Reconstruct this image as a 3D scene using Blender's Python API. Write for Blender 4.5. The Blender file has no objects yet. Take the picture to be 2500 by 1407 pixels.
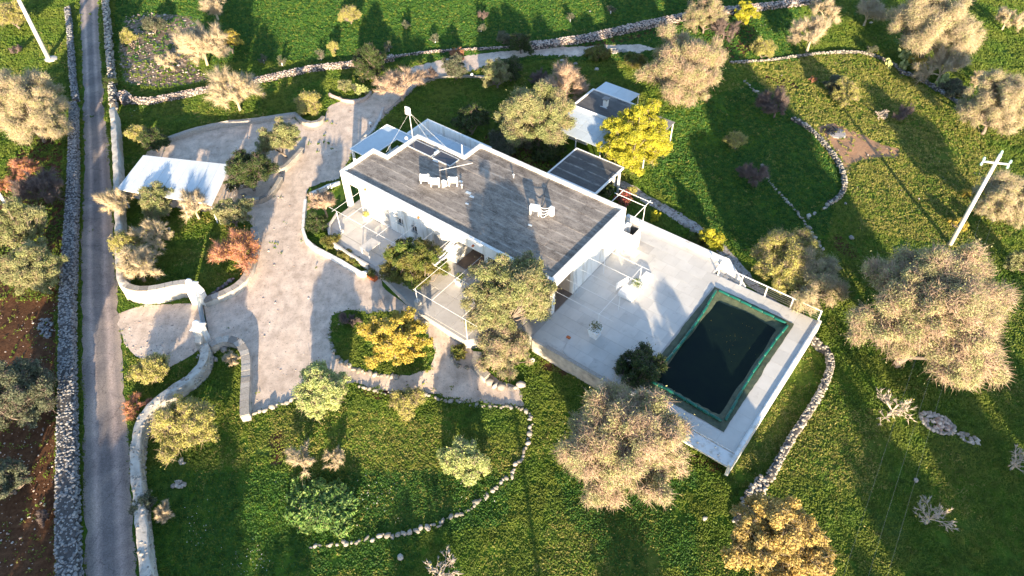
import bpy, math, random
import numpy as np
from mathutils import Vector
from mathutils.geometry import delaunay_2d_cdt
SC = bpy.context.scene
COL = SC.collection
R_ = math.radians

# ------------------------------------------------------------------ camera, sky, sun, exposure
CAM_H = 42.0
PITCH, ROLL, FPX = R_(46.0), R_(-1.2), 1800.0
fwd = np.array([0, math.cos(PITCH), -math.sin(PITCH)]); rt = np.array([1.0, 0, 0]); upv = np.cross(rt, fwd)
RM = np.array([math.cos(ROLL)*rt+math.sin(ROLL)*upv, -math.sin(ROLL)*rt+math.cos(ROLL)*upv, fwd]).T
cd = bpy.data.cameras.new('camera'); cam = bpy.data.objects.new('camera', cd); COL.objects.link(cam)
cd.sensor_width = 36.0; cd.lens = 36.0*FPX/2500.0; cd.clip_end = 8000; cd.clip_start = 0.5
from mathutils import Matrix
m3 = Matrix(((RM[0][0], RM[0][1], -RM[0][2]), (RM[1][0], RM[1][1], -RM[1][2]), (RM[2][0], RM[2][1], -RM[2][2])))
cam.matrix_world = Matrix.Translation((0, 0, CAM_H)) @ m3.to_4x4()
SC.camera = cam

SUN_EL, SHADOW_AZ = R_(12.0), R_(96.0)
to_sun = Vector((-math.cos(SHADOW_AZ)*math.cos(SUN_EL), -math.sin(SHADOW_AZ)*math.cos(SUN_EL), math.sin(SUN_EL)))
world = bpy.data.worlds.new('World'); SC.world = world; world.use_nodes = True
wn = world.node_tree.nodes; wl = world.node_tree.links
sky = wn.new('ShaderNodeTexSky'); sky.sky_type = 'NISHITA'; sky.sun_disc = False
sky.sun_elevation = SUN_EL; sky.sun_rotation = math.atan2(to_sun.x, to_sun.y)
sky.air_density = 1.0; sky.dust_density = 0.6; sky.ozone_density = 1.8
wl.new(sky.outputs[0], wn['Background'].inputs[0]); wn['Background'].inputs[1].default_value = 0.135
sl = bpy.data.lights.new('sun', 'SUN'); sl.energy = 5.0; sl.angle = R_(0.6); sl.color = (1.0, 0.79, 0.52)
so = bpy.data.objects.new('sun', sl); COL.objects.link(so); so.location = to_sun*200
so.rotation_euler = to_sun.to_track_quat('Z', 'Y').to_euler()
SC.view_settings.view_transform = 'Standard'; SC.view_settings.look = 'None'
SC.view_settings.exposure = 1.74; SC.view_settings.gamma = 1.0
SC.render.engine = 'CYCLES'
SC.cycles.max_bounces = 5; SC.cycles.diffuse_bounces = 3; SC.cycles.transparent_max_bounces = 4
SC.cycles.use_denoising = True

# ------------------------------------------------------------------ geometry of the place
HTH = R_(-38.2)
UA = np.array([math.cos(HTH), math.sin(HTH)]); UB = np.array([-UA[1], UA[0]])
ORG = np.array([-14.35, 50.61])
def W(u, v): return ORG + u*UA + v*UB
def to_uv(x, y):
    d0 = x-ORG[0]; d1 = y-ORG[1]
    return d0*UA[0]+d1*UA[1], d0*UB[0]+d1*UB[1]
def sstep(t): t = np.clip(t, 0, 1); return t*t*(3-2*t)
def terrain(x, y):
    u, v = to_uv(x, y)
    h = -0.6*sstep((u-15)/5.0)
    return h
def ray(px, py): return RM @ np.array([px-1250.0, -(py-703.5), FPX])
def at(px, py, z=0.0):
    d = ray(px, py); t = (z-CAM_H)/d[2]
    return np.array([d[0]*t, d[1]*t])
def atg(px, py, dz=0.0):
    z = 0.0
    for _ in range(4):
        q = at(px, py, z+dz); z = float(terrain(q[0], q[1]))
    return q, z
def project(X, Y, Z):
    d = np.stack([X, Y, Z-CAM_H], -1) @ RM
    return 1250+FPX*d[..., 0]/d[..., 2], 703.5-FPX*d[..., 1]/d[..., 2], d[..., 2]
def in_poly(px, py, poly):
    inside = np.zeros(px.shape, bool); n = len(poly)
    for i in range(n):
        x1, y1 = poly[i]; x2, y2 = poly[(i+1) % n]
        c = ((y1 > py) != (y2 > py))
        with np.errstate(divide='ignore', invalid='ignore'):
            xi = (x2-x1)*(py-y1)/(y2-y1+1e-12)+x1
        inside ^= c & (px < xi)
    return inside
def vnoise(x, y, s, seed=0):
    """smooth value noise in 0..1"""
    x = x/s+seed*17.3; y = y/s+seed*9.1
    xi = np.floor(x).astype(np.int64); yi = np.floor(y).astype(np.int64); fx = x-xi; fy = y-yi
    def hsh(a, b):
        v = np.sin(a*127.1+b*311.7+seed*74.7)*43758.5453
        return v-np.floor(v)
    fx = fx*fx*(3-2*fx); fy = fy*fy*(3-2*fy)
    return (hsh(xi, yi)*(1-fx)+hsh(xi+1, yi)*fx)*(1-fy)+(hsh(xi, yi+1)*(1-fx)+hsh(xi+1, yi+1)*fx)*fy
def fbm(x, y, s, seed=0): return (vnoise(x, y, s, seed)+0.5*vnoise(x, y, s/2.1, seed+1)+0.25*vnoise(x, y, s/4.3, seed+2))/1.75

# ------------------------------------------------------------------ materials
MATS = {}
def ramp(nt, stops):
    n = nt.nodes.new('ShaderNodeValToRGB'); e = n.color_ramp.elements
    while len(e) < len(stops): e.new(0.5)
    for i, (p, c) in enumerate(stops): e[i].position = p; e[i].color = (*c, 1)
    return n
def noise(nt, scale, detail=4, rough=0.6, vec=None, dist=0.0):
    n = nt.nodes.new('ShaderNodeTexNoise'); n.inputs['Scale'].default_value = scale; n.inputs['Detail'].default_value = detail
    n.inputs['Roughness'].default_value = rough; n.inputs['Distortion'].default_value = dist
    if vec is None:
        g = nt.nodes.get('Geo') or nt.nodes.new('ShaderNodeNewGeometry'); g.name = 'Geo'; vec = g.outputs['Position']
    nt.links.new(vec, n.inputs['Vector']); return n
def mixc(nt, fac, a, b, mode='MIX'):
    n = nt.nodes.new('ShaderNodeMix'); n.data_type = 'RGBA'; n.blend_type = mode
    for s, v in ((0, fac), (6, a), (7, b)):
        if hasattr(v, 'is_output') or hasattr(v, 'links'): nt.links.new(v, n.inputs[s])
        elif s == 0: n.inputs[0].default_value = v
        else: n.inputs[s].default_value = (*v, 1)
    return n.outputs[2]
def newmat(name):
    m = bpy.data.materials.new(name); m.use_nodes = True; nt = m.node_tree
    b = nt.nodes['Principled BSDF']; MATS[name] = m; return m, nt, b
def mat(name, stops, scale=3.0, rough=0.8, bump=0.0, bscale=20.0, detail=5, second=None, metallic=0.0, spec=0.3, objvar=0.0):
    m, nt, b = newmat(name)
    n = noise(nt, scale, detail); r = ramp(nt, stops); nt.links.new(n.outputs[0], r.inputs[0]); c = r.outputs[0]
    if second:
        col, sc2, lo, hi = second
        n2 = noise(nt, sc2, 6, 0.7); r2 = ramp(nt, [(lo, (0, 0, 0)), (hi, (1, 1, 1))]); nt.links.new(n2.outputs[0], r2.inputs[0])
        c = mixc(nt, r2.outputs[0], c, col)
    if objvar:
        oi = nt.nodes.new('ShaderNodeObjectInfo'); mr = nt.nodes.new('ShaderNodeMapRange')
        nt.links.new(oi.outputs['Random'], mr.inputs[0]); mr.inputs[3].default_value = 1-objvar; mr.inputs[4].default_value = 1+objvar*0.6
        cc = nt.nodes.new('ShaderNodeCombineColor')
        for i in range(3): nt.links.new(mr.outputs[0], cc.inputs[i])
        c = mixc(nt, 1.0, c, cc.outputs[0], 'MULTIPLY')
    nt.links.new(c, b.inputs['Base Color']); b.inputs['Roughness'].default_value = rough; b.inputs['Metallic'].default_value = metallic
    b.inputs['Specular IOR Level'].default_value = spec
    if bump:
        nb = noise(nt, bscale, 4, 0.65); bp = nt.nodes.new('ShaderNodeBump'); bp.inputs['Strength'].default_value = 1.0
        bp.inputs['Distance'].default_value = bump; nt.links.new(nb.outputs[0], bp.inputs['Height']); nt.links.new(bp.outputs[0], b.inputs['Normal'])
    return m
def flat(c, v=0.12):
    return [(0.3, tuple(x*(1-v) for x in c)), (0.7, tuple(min(1, x*(1+v)) for x in c))]
def leafmat(name, cols, trans=0.22, patch=None, pscale=0.45):
    m, nt, b = newmat(name)
    g = nt.nodes.new('ShaderNodeNewGeometry'); g.name = 'Geo'
    st = [(i/(max(1, len(cols)-1)), c) for i, c in enumerate(cols)]
    r = ramp(nt, st); nt.links.new(g.outputs['Random Per Island'], r.inputs[0]); c = r.outputs[0]
    if patch:
        n = noise(nt, pscale, 3, 0.6); rr = ramp(nt, [(0.4, (0, 0, 0)), (0.6, (0.85, 0.85, 0.85))]); nt.links.new(n.outputs[0], rr.inputs[0])
        c = mixc(nt, rr.outputs[0], c, patch)
    nv = noise(nt, 1.7, 3, 0.6); rv = ramp(nt, [(0.35, (0.62, 0.66, 0.6)), (0.52, (1, 1, 1)), (0.68, (1.15, 1.12, 1.05))]); nt.links.new(nv.outputs[0], rv.inputs[0]); c = mixc(nt, 1.0, c, rv.outputs[0], 'MULTIPLY')
    nt.links.new(c, b.inputs['Base Color']); b.inputs['Roughness'].default_value = 0.6; b.inputs['Specular IOR Level'].default_value = 0.25
    tr = nt.nodes.new('ShaderNodeBsdfTranslucent'); nt.links.new(c, tr.inputs[0])
    mx = nt.nodes.new('ShaderNodeMixShader'); mx.inputs[0].default_value = trans
    nt.links.new(b.outputs[0], mx.inputs[1]); nt.links.new(tr.outputs[0], mx.inputs[2])
    nt.links.new(mx.outputs[0], nt.nodes['Material Output'].inputs[0]); return m

M_white = mat('white_plaster', [(0.3, (0.74, 0.74, 0.73)), (0.7, (0.82, 0.82, 0.81))], 1.2, 0.75, 0.004, 30, second=((0.55, 0.53, 0.5), 1.5, 0.62, 0.78))
def streaks():
    nt = M_white.node_tree; b = nt.nodes['Principled BSDF']; c = b.inputs['Base Color'].links[0].from_socket; mp = nt.nodes.new('ShaderNodeMapping'); mp.inputs['Scale'].default_value = (2.2, 2.2, .25); nt.links.new(nt.nodes['Geo'].outputs['Position'], mp.inputs[0])
    n = noise(nt, 1.0, 6, .7, mp.outputs[0]); r = ramp(nt, [(.36, (.72, .69, .64)), (.5, (1, 1, 1))]); nt.links.new(n.outputs[0], r.inputs[0]); nt.links.new(mixc(nt, 1.0, c, r.outputs[0], 'MULTIPLY'), b.inputs['Base Color'])
streaks()
M_whitep = mat('white_paint', flat((0.8, 0.8, 0.8), 0.03), 5, 0.5)
M_cream = mat('cream_plaster', flat((0.5, 0.42, 0.35), 0.1), 2, 0.8)
M_brownfloor = mat('brown_floor_tiles', flat((0.2, 0.15, 0.12), 0.15), 4, 0.6)
M_darkroom = mat('dark_glass', flat((0.03, 0.035, 0.04), 0.1), 4, 0.2, spec=0.5)
M_terra = mat('terracotta', flat((0.45, 0.13, 0.05), 0.15), 8, 0.8)
M_alu = mat('galvanised_steel', flat((0.6, 0.62, 0.64), 0.08), 9, 0.35, metallic=0.4)
M_darkmetal = mat('dark_metal', flat((0.06, 0.065, 0.07), 0.1), 9, 0.5, metallic=0.5)
M_blueroof = mat('pale_blue_roof_panel', flat((0.5, 0.57, 0.63), 0.05), 2, 0.45, second=((0.36, 0.4, 0.45), 3, 0.6, 0.8), objvar=0.08)
M_sheet = mat('white_roof_sheet', flat((0.6, 0.64, 0.68), 0.05), 2, 0.4, objvar=0.06)
M_greyroof = mat('grey_roof_felt', [(0.3, (0.2, 0.19, 0.19)), (0.7, (0.32, 0.3, 0.29))], 2.5, 0.9, 0.01, 12, objvar=0.1)
M_panel = mat('solar_glass', flat((0.05, 0.045, 0.05), 0.1), 3, 0.12, spec=0.6)
M_cloth = mat('white_cloth', flat((0.75, 0.73, 0.74), 0.06), 6, 0.9)
M_rope = mat('grey_wire', flat((0.4, 0.4, 0.4), 0.05), 6, 0.5, metallic=0.4)
M_concrete = mat('pale_concrete', [(0.3, (0.42, 0.4, 0.38)), (0.7, (0.6, 0.58, 0.56))], 1.5, 0.85, 0.006, 25)

def roofmat(name, dark, light, dirx):
    m, nt, b = newmat(name)
    g = nt.nodes.new('ShaderNodeNewGeometry'); g.name = 'Geo'
    mp = nt.nodes.new('ShaderNodeMapping'); mp.inputs['Rotation'].default_value = (0, 0, -HTH)
    mp2 = nt.nodes.new('ShaderNodeMapping'); mp2.inputs['Scale'].default_value = (0.7, 1.6, 1)
    nt.links.new(g.outputs['Position'], mp.inputs[0]); nt.links.new(mp.outputs[0], mp2.inputs[0])
    n1 = noise(nt, 1.2, 7, 0.72, mp2.outputs[0]); n2 = noise(nt, 9, 5, 0.75, mp2.outputs[0]); n3 = noise(nt, 0.35, 4, 0.6)
    a = nt.nodes.new('ShaderNodeMath'); a.operation = 'ADD'; nt.links.new(n1.outputs[0], a.inputs[0]); nt.links.new(n2.outputs[0], a.inputs[1])
    a2 = nt.nodes.new('ShaderNodeMath'); a2.operation = 'MULTIPLY_ADD'; nt.links.new(n3.outputs[0], a2.inputs[0]); a2.inputs[1].default_value = 0.5; nt.links.new(a.outputs[0], a2.inputs[2])
    r = ramp(nt, [(0.5, dark), (0.6, tuple(0.5*(p+q) for p, q in zip(dark, light))), (0.7, light)])
    d = nt.nodes.new('ShaderNodeMath'); d.operation = 'MULTIPLY'; d.inputs[1].default_value = 0.5; nt.links.new(a2.outputs[0], d.inputs[0]); nt.links.new(d.outputs[0], r.inputs[0])
    oi = nt.nodes.new('ShaderNodeObjectInfo'); mr = nt.nodes.new('ShaderNodeMapRange'); nt.links.new(oi.outputs['Random'], mr.inputs[0]); mr.inputs[3].default_value = 0.86; mr.inputs[4].default_value = 1.12
    cc = nt.nodes.new('ShaderNodeCombineColor')
    for i in range(3): nt.links.new(mr.outputs[0], cc.inputs[i])
    c = mixc(nt, 1.0, r.outputs[0], cc.outputs[0], 'MULTIPLY')
    tc = nt.nodes.new('ShaderNodeTexCoord'); sx = nt.nodes.new('ShaderNodeSeparateXYZ'); nt.links.new(tc.outputs['Generated'], sx.inputs[0])
    rs = ramp(nt, [(0.0, (0.5, 0.5, 0.5)), (0.07, (0.0, 0.0, 0.0)), (0.8, (0, 0, 0)), (0.97, (1, 1, 1))]); nt.links.new(sx.outputs[1], rs.inputs[0])
    rn = ramp(nt, [(0.42, (0, 0, 0)), (0.6, (0.75, 0.75, 0.75))]); nt.links.new(n1.outputs[0], rn.inputs[0])
    c = mixc(nt, mixc(nt, 1.0, rs.outputs[0], rn.outputs[0], 'MULTIPLY'), c, (0.42, 0.4, 0.37))
    nt.links.new(c, b.inputs['Base Color']); b.inputs['Roughness'].default_value = 0.75; b.inputs['Specular IOR Level'].default_value = 0.35
    bp = nt.nodes.new('ShaderNodeBump'); bp.inputs['Distance'].default_value = 0.012; nt.links.new(n2.outputs[0], bp.inputs['Height']); nt.links.new(bp.outputs[0], b.inputs['Normal'])
    return m
M_roof = roofmat('bitumen_roof', (0.075, 0.06, 0.052), (0.31, 0.27, 0.235), 0)
M_ramroof = roofmat('dark_felt_roof', (0.055, 0.052, 0.055), (0.12, 0.115, 0.115), 0)

M_tile = mat('deck_tile', [(0.3, (0.52, 0.505, 0.48)), (0.7, (0.6, 0.585, 0.56))], 0.8, 0.7, 0.003, 30, second=((0.36, 0.34, 0.32), 1.1, 0.58, 0.8), objvar=0.08)
M_joint = mat('deck_joint', flat((0.42, 0.4, 0.38), 0.1), 3, 0.9)
M_patio = mat('patio_concrete', [(0.3, (0.46, 0.43, 0.4)), (0.7, (0.58, 0.55, 0.52))], 0.9, 0.8, 0.004, 30, second=((0.3, 0.28, 0.26), 1.6, 0.6, 0.85), objvar=0.06)

def groundmat():
    m, nt, b = newmat('ground_soil_and_grass')
    at_ = nt.nodes.new('ShaderNodeAttribute'); at_.attribute_name = 'cover'
    sp = nt.nodes.new('ShaderNodeSeparateColor'); nt.links.new(at_.outputs['Color'], sp.inputs[0])
    n1 = noise(nt, 3.0, 9, 0.8); r1 = ramp(nt, [(0.3, (0.035, 0.09, 0.01)), (0.5, (0.075, 0.145, 0.016)), (0.72, (0.13, 0.2, 0.028))]); nt.links.new(n1.outputs[0], r1.inputs[0])
    n4 = noise(nt, 0.25, 5, 0.6); r4 = ramp(nt, [(0.5, (0, 0, 0)), (0.75, (1, 1, 1))]); nt.links.new(n4.outputs[0], r4.inputs[0])
    g1 = mixc(nt, r4.outputs[0], r1.outputs[0], (0.07, 0.11, 0.03))
    n2 = noise(nt, 3.5, 6, 0.7); r2 = ramp(nt, [(0.3, (0.07, 0.11, 0.02)), (0.7, (0.2, 0.19, 0.05))]); nt.links.new(n2.outputs[0], r2.inputs[0])
    c = mixc(nt, sp.outputs[1], g1, r2.outputs[0])
    n3 = noise(nt, 2.5, 7, 0.75); r3 = ramp(nt, [(0.3, (0.05, 0.022, 0.012)), (0.6, (0.13, 0.065, 0.035)), (0.78, (0.24, 0.13, 0.075))]); nt.links.new(n3.outputs[0], r3.inputs[0])
    n3b = noise(nt, 1.1, 6, 0.7)
    def soft(o):
        s = nt.nodes.new('ShaderNodeMath'); s.operation = 'ADD'; nt.links.new(o, s.inputs[0]); nt.links.new(n3b.outputs[0], s.inputs[1])
        r = nt.nodes.new('ShaderNodeMapRange'); nt.links.new(s.outputs[0], r.inputs[0]); r.inputs[1].default_value = 0.88; r.inputs[2].default_value = 1.1; return r.outputs[0]
    c = mixc(nt, soft(sp.outputs[0]), c, r3.outputs[0])
    n5 = noise(nt, 2.2, 7, 0.75); r5 = ramp(nt, [(0.4, (0.12, 0.085, 0.06)), (0.57, (0.26, 0.2, 0.155)), (0.68, (0.48, 0.42, 0.36))]); nt.links.new(n5.outputs[0], r5.inputs[0])
    c = mixc(nt, soft(sp.outputs[2]), c, r5.outputs[0])
    c = mixc(nt, soft(at_.outputs['Alpha']), c, mixc(nt, n3.outputs[0], (0.26, 0.13, 0.075), (0.5, 0.32, 0.2)))
    nt.links.new(c, b.inputs['Base Color']); b.inputs['Roughness'].default_value = 0.95; b.inputs['Specular IOR Level'].default_value = 0.1
    bp = nt.nodes.new('ShaderNodeBump'); bp.inputs['Distance'].default_value = 0.06; nb = noise(nt, 5, 6, 0.75); nt.links.new(nb.outputs[0], bp.inputs['Height']); nt.links.new(bp.outputs[0], b.inputs['Normal'])
    return m
M_ground = groundmat()
M_gravel = mat('pale_gravel', [(0.3, (0.46, 0.37, 0.3)), (0.5, (0.62, 0.505, 0.42)), (0.68, (0.72, 0.6, 0.505))], 1.1, 0.9, 0.008, 22, 12, second=((0.2, 0.17, 0.13), 6.5, 0.57, 0.7), spec=0.15)
def drivemat():
    m = M_gravel; nt = m.node_tree; b = nt.nodes['Principled BSDF']; c = b.inputs['Base Color'].links[0].from_socket
    g = nt.nodes['Geo']; mp = nt.nodes.new('ShaderNodeMapping'); mp.inputs['Rotation'].default_value = (0, 0, R_(14)); mp.inputs['Scale'].default_value = (1.0, .4, 1); nt.links.new(g.outputs['Position'], mp.inputs[0])
    n = noise(nt, 1.0, 6, .65, mp.outputs[0], 1.2); r = ramp(nt, [(.38, (.86, .85, .85)), (.5, (1, 1, 1)), (.64, (1.1, 1.08, 1.06))]); nt.links.new(n.outputs[0], r.inputs[0])
    n2 = noise(nt, 16, 3, .8); r2 = ramp(nt, [(.3, (.6, .58, .56)), (.45, (1, 1, 1))]); nt.links.new(n2.outputs[0], r2.inputs[0])
    nt.links.new(mixc(nt, 1.0, mixc(nt, 1.0, c, r.outputs[0], 'MULTIPLY'), r2.outputs[0], 'MULTIPLY'), b.inputs['Base Color'])
drivemat()
M_path = mat('path_gravel', [(0.3, (0.26, 0.24, 0.23)), (0.5, (0.4, 0.37, 0.35)), (0.68, (0.52, 0.48, 0.45))], 4.2, 0.9, 0.01, 20, 9, second=((0.12, 0.08, 0.07), 4.0, 0.5, 0.62), spec=0.15)
def roadmat():
    m, nt, b = newmat('worn_asphalt')
    g = nt.nodes.new('ShaderNodeUVMap')
    sp = nt.nodes.new('ShaderNodeSeparateXYZ'); nt.links.new(g.outputs[0], sp.inputs[0])
    n1 = noise(nt, 1.0, 7, 0.7); n2 = noise(nt, 12, 5, 0.75)
    # wheel tracks: u = 0..1 across the road
    w = nt.nodes.new('ShaderNodeMath'); w.operation = 'MULTIPLY_ADD'; nt.links.new(n1.outputs[0], w.inputs[0]); w.inputs[1].default_value = 0.12; nt.links.new(sp.outputs[0], w.inputs[2])
    r = ramp(nt, [(0.08, (0.26, 0.22, 0.2)), (0.2, (0.27, 0.235, 0.215)), (0.32, (0.42, 0.34, 0.305)), (0.44, (0.21, 0.185, 0.178)), (0.62, (0.2, 0.175, 0.168)), (0.76, (0.39, 0.315, 0.285)), (0.9, (0.26, 0.215, 0.195)), (1.0, (0.32, 0.26, 0.22))])
    nt.links.new(w.outputs[0], r.inputs[0])
    r2 = ramp(nt, [(0.35, (0.7, 0.7, 0.7)), (0.62, (1.25, 1.25, 1.25))]); nt.links.new(n2.outputs[0], r2.inputs[0])
    c = mixc(nt, 1.0, r.outputs[0], r2.outputs[0], 'MULTIPLY')
    n3 = noise(nt, 0.22, 6, 0.65, None, 1.0); r3 = ramp(nt, [(0.4, (0.78, 0.78, 0.8)), (0.5, (1, 1, 1)), (0.6, (1.22, 1.18, 1.12))]); nt.links.new(n3.outputs[0], r3.inputs[0])
    c = mixc(nt, 1.0, c, r3.outputs[0], 'MULTIPLY')
    vo = nt.nodes.new('ShaderNodeTexVoronoi'); vo.feature = 'DISTANCE_TO_EDGE'; vo.inputs['Scale'].default_value = 0.45; nd = noise(nt, 1.5, 4, .7); va = nt.nodes.new('ShaderNodeVectorMath'); va.operation = 'ADD'; nt.links.new(nt.nodes['Geo'].outputs['Position'], va.inputs[0]); nt.links.new(nd.outputs['Color'], va.inputs[1]); nt.links.new(va.outputs[0], vo.inputs['Vector'])
    rc = ramp(nt, [(0.0, (0.55, 0.55, 0.55)), (0.012, (1, 1, 1))]); nt.links.new(vo.outputs['Distance'], rc.inputs[0]); c = mixc(nt, 1.0, c, rc.outputs[0], 'MULTIPLY')
    nt.links.new(c, b.inputs['Base Color']); b.inputs['Roughness'].default_value = 0.85; b.inputs['Specular IOR Level'].default_value = 0.25
    bp = nt.nodes.new('ShaderNodeBump'); bp.inputs['Distance'].default_value = 0.015; nt.links.new(n2.outputs[0], bp.inputs['Height']); nt.links.new(bp.outputs[0], b.inputs['Normal'])
    return m
M_road = roadmat()
def stonemat(name, cols, objr=True):
    m, nt, b = newmat(name)
    g = nt.nodes.new('ShaderNodeNewGeometry'); g.name = 'Geo'; oi = nt.nodes.new('ShaderNodeObjectInfo')
    a = nt.nodes.new('ShaderNodeMath'); a.operation = 'ADD'; nt.links.new(g.outputs['Random Per Island'], a.inputs[0]); nt.links.new(oi.outputs['Random'], a.inputs[1])
    f = nt.nodes.new('ShaderNodeMath'); f.operation = 'FRACT'; nt.links.new(a.outputs[0], f.inputs[0])
    r = ramp(nt, [(i/(len(cols)-1), c) for i, c in enumerate(cols)]); nt.links.new(f.outputs[0], r.inputs[0])
    n = noise(nt, 9, 5, 0.7); r2 = ramp(nt, [(0.35, (0.75, 0.75, 0.75)), (0.65, (1.15, 1.15, 1.15))]); nt.links.new(n.outputs[0], r2.inputs[0])
    c = mixc(nt, 1.0, r.outputs[0], r2.outputs[0], 'MULTIPLY')
    nt.links.new(c, b.inputs['Base Color']); b.inputs['Roughness'].default_value = 0.9; b.inputs['Specular IOR Level'].default_value = 0.15
    bp = nt.nodes.new('ShaderNodeBump'); bp.inputs['Distance'].default_value = 0.02; nt.links.new(n.outputs[0], bp.inputs['Height']); nt.links.new(bp.outputs[0], b.inputs['Normal'])
    return m
M_stone = stonemat('grey_limestone', [(0.14, 0.14, 0.15), (0.25, 0.25, 0.26), (0.34, 0.335, 0.33), (0.2, 0.2, 0.22)])
M_stonew = stonemat('white_limestone', [(0.28, 0.255, 0.23), (0.38, 0.35, 0.32), (0.46, 0.43, 0.39), (0.23, 0.21, 0.19)])
M_stonep = stonemat('pinkish_limestone', [(0.34, 0.25, 0.21), (0.48, 0.38, 0.33), (0.55, 0.5, 0.46), (0.3, 0.22, 0.19)])
M_stonee = stonemat('beige_fieldstone', [(0.24, 0.22, 0.19), (0.36, 0.33, 0.29), (0.44, 0.4, 0.35), (0.19, 0.18, 0.14)])
M_wallcore = mat('dry_stone_fill', flat((0.08, 0.075, 0.075), 0.3), 6, 0.95)
M_limewash = mat('weathered_stone_wall', [(0.3, (0.3, 0.27, 0.24)), (0.5, (0.46, 0.43, 0.39)), (0.7, (0.58, 0.55, 0.5))], 1.8, 0.9, 0.02, 9, 8, second=((0.2, 0.19, 0.16), 3.0, 0.6, 0.75))
M_bark = mat('grey_bark', flat((0.22, 0.18, 0.15), 0.25), 6, 0.95, 0.02, 12)
M_paint = mat('concrete_pole', flat((0.62, 0.6, 0.56), 0.06), 3, 0.7)
M_insul = mat('pale_glass_insulator', flat((0.4, 0.62, 0.58), 0.05), 3, 0.15, spec=0.6)
M_ash = mat('grey_ash', flat((0.32, 0.3, 0.3), 0.15), 4, 0.95)
M_char = mat('charred_wood', flat((0.03, 0.03, 0.035), 0.3), 8, 0.9)
M_gate = mat('gate_steel_blue_grey', flat((0.3, 0.36, 0.42), 0.06), 5, 0.4, metallic=0.3)
M_tube = mat('green_water_tube', flat((0.008, 0.115, 0.09), 0.15), 5, 0.35, spec=0.5, objvar=0.12)
M_cover = mat('dark_green_pool_cover', [(0.3, (0.045, 0.06, 0.04)), (0.7, (0.1, 0.12, 0.075))], 2.5, 0.55, 0.03, 3, 4)
M_water = mat('dark_standing_water', [(0.3, (0.003, 0.009, 0.009)), (0.7, (0.006, 0.014, 0.01))], 0.8, 0.25, spec=0.12, second=((0.02, 0.022, 0.008), 1.4, 0.66, 0.9))
M_cactus = mat('prickly_pear_green', flat((0.3, 0.34, 0.14), 0.2), 6, 0.6)
M_ball = mat('white_globe_lamp', flat((0.8, 0.8, 0.8), 0.02), 3, 0.3)

# ------------------------------------------------------------------ mesh helpers
def tag(o, label=None, cat=None, group=None, kind=None):
    if label: o['label'] = label
    if cat: o['category'] = cat
    if group: o['group'] = group
    if kind: o['kind'] = kind
    return o
def link(name, me, mats, parent=None, loc=None):
    o = bpy.data.objects.new(name, me)
    if mats is not None:
        for m in (mats if isinstance(mats, (list, tuple)) else [mats]):
            if len(me.materials) < (len(mats) if isinstance(mats, (list, tuple)) else 1): me.materials.append(m)
    COL.objects.link(o)
    if parent is not None: o.parent = parent
    if loc is not None: o.location = loc
    return o
def npmesh(name, V, F3=None, F4=None, smooth=False):
    me = bpy.data.meshes.new(name); V = np.asarray(V, np.float32)
    n3 = 0 if F3 is None else len(F3); n4 = 0 if F4 is None else len(F4)
    me.vertices.add(len(V)); me.vertices.foreach_set('co', V.ravel())
    li = []; 
    if n3: li.append(np.asarray(F3, np.int32).ravel())
    if n4: li.append(np.asarray(F4, np.int32).ravel())
    li = np.concatenate(li); me.loops.add(len(li)); me.loops.foreach_set('vertex_index', li)
    tot = np.concatenate([np.full(n3, 3, np.int32), np.full(n4, 4, np.int32)]); st = np.concatenate([[0], np.cumsum(tot)[:-1]]).astype(np.int32)
    me.polygons.add(n3+n4); me.polygons.foreach_set('loop_start', st); me.polygons.foreach_set('loop_total', tot)
    if smooth: me.polygons.foreach_set('use_smooth', np.ones(n3+n4, bool))
    me.update(calc_edges=True); me.validate(); return me
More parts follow.
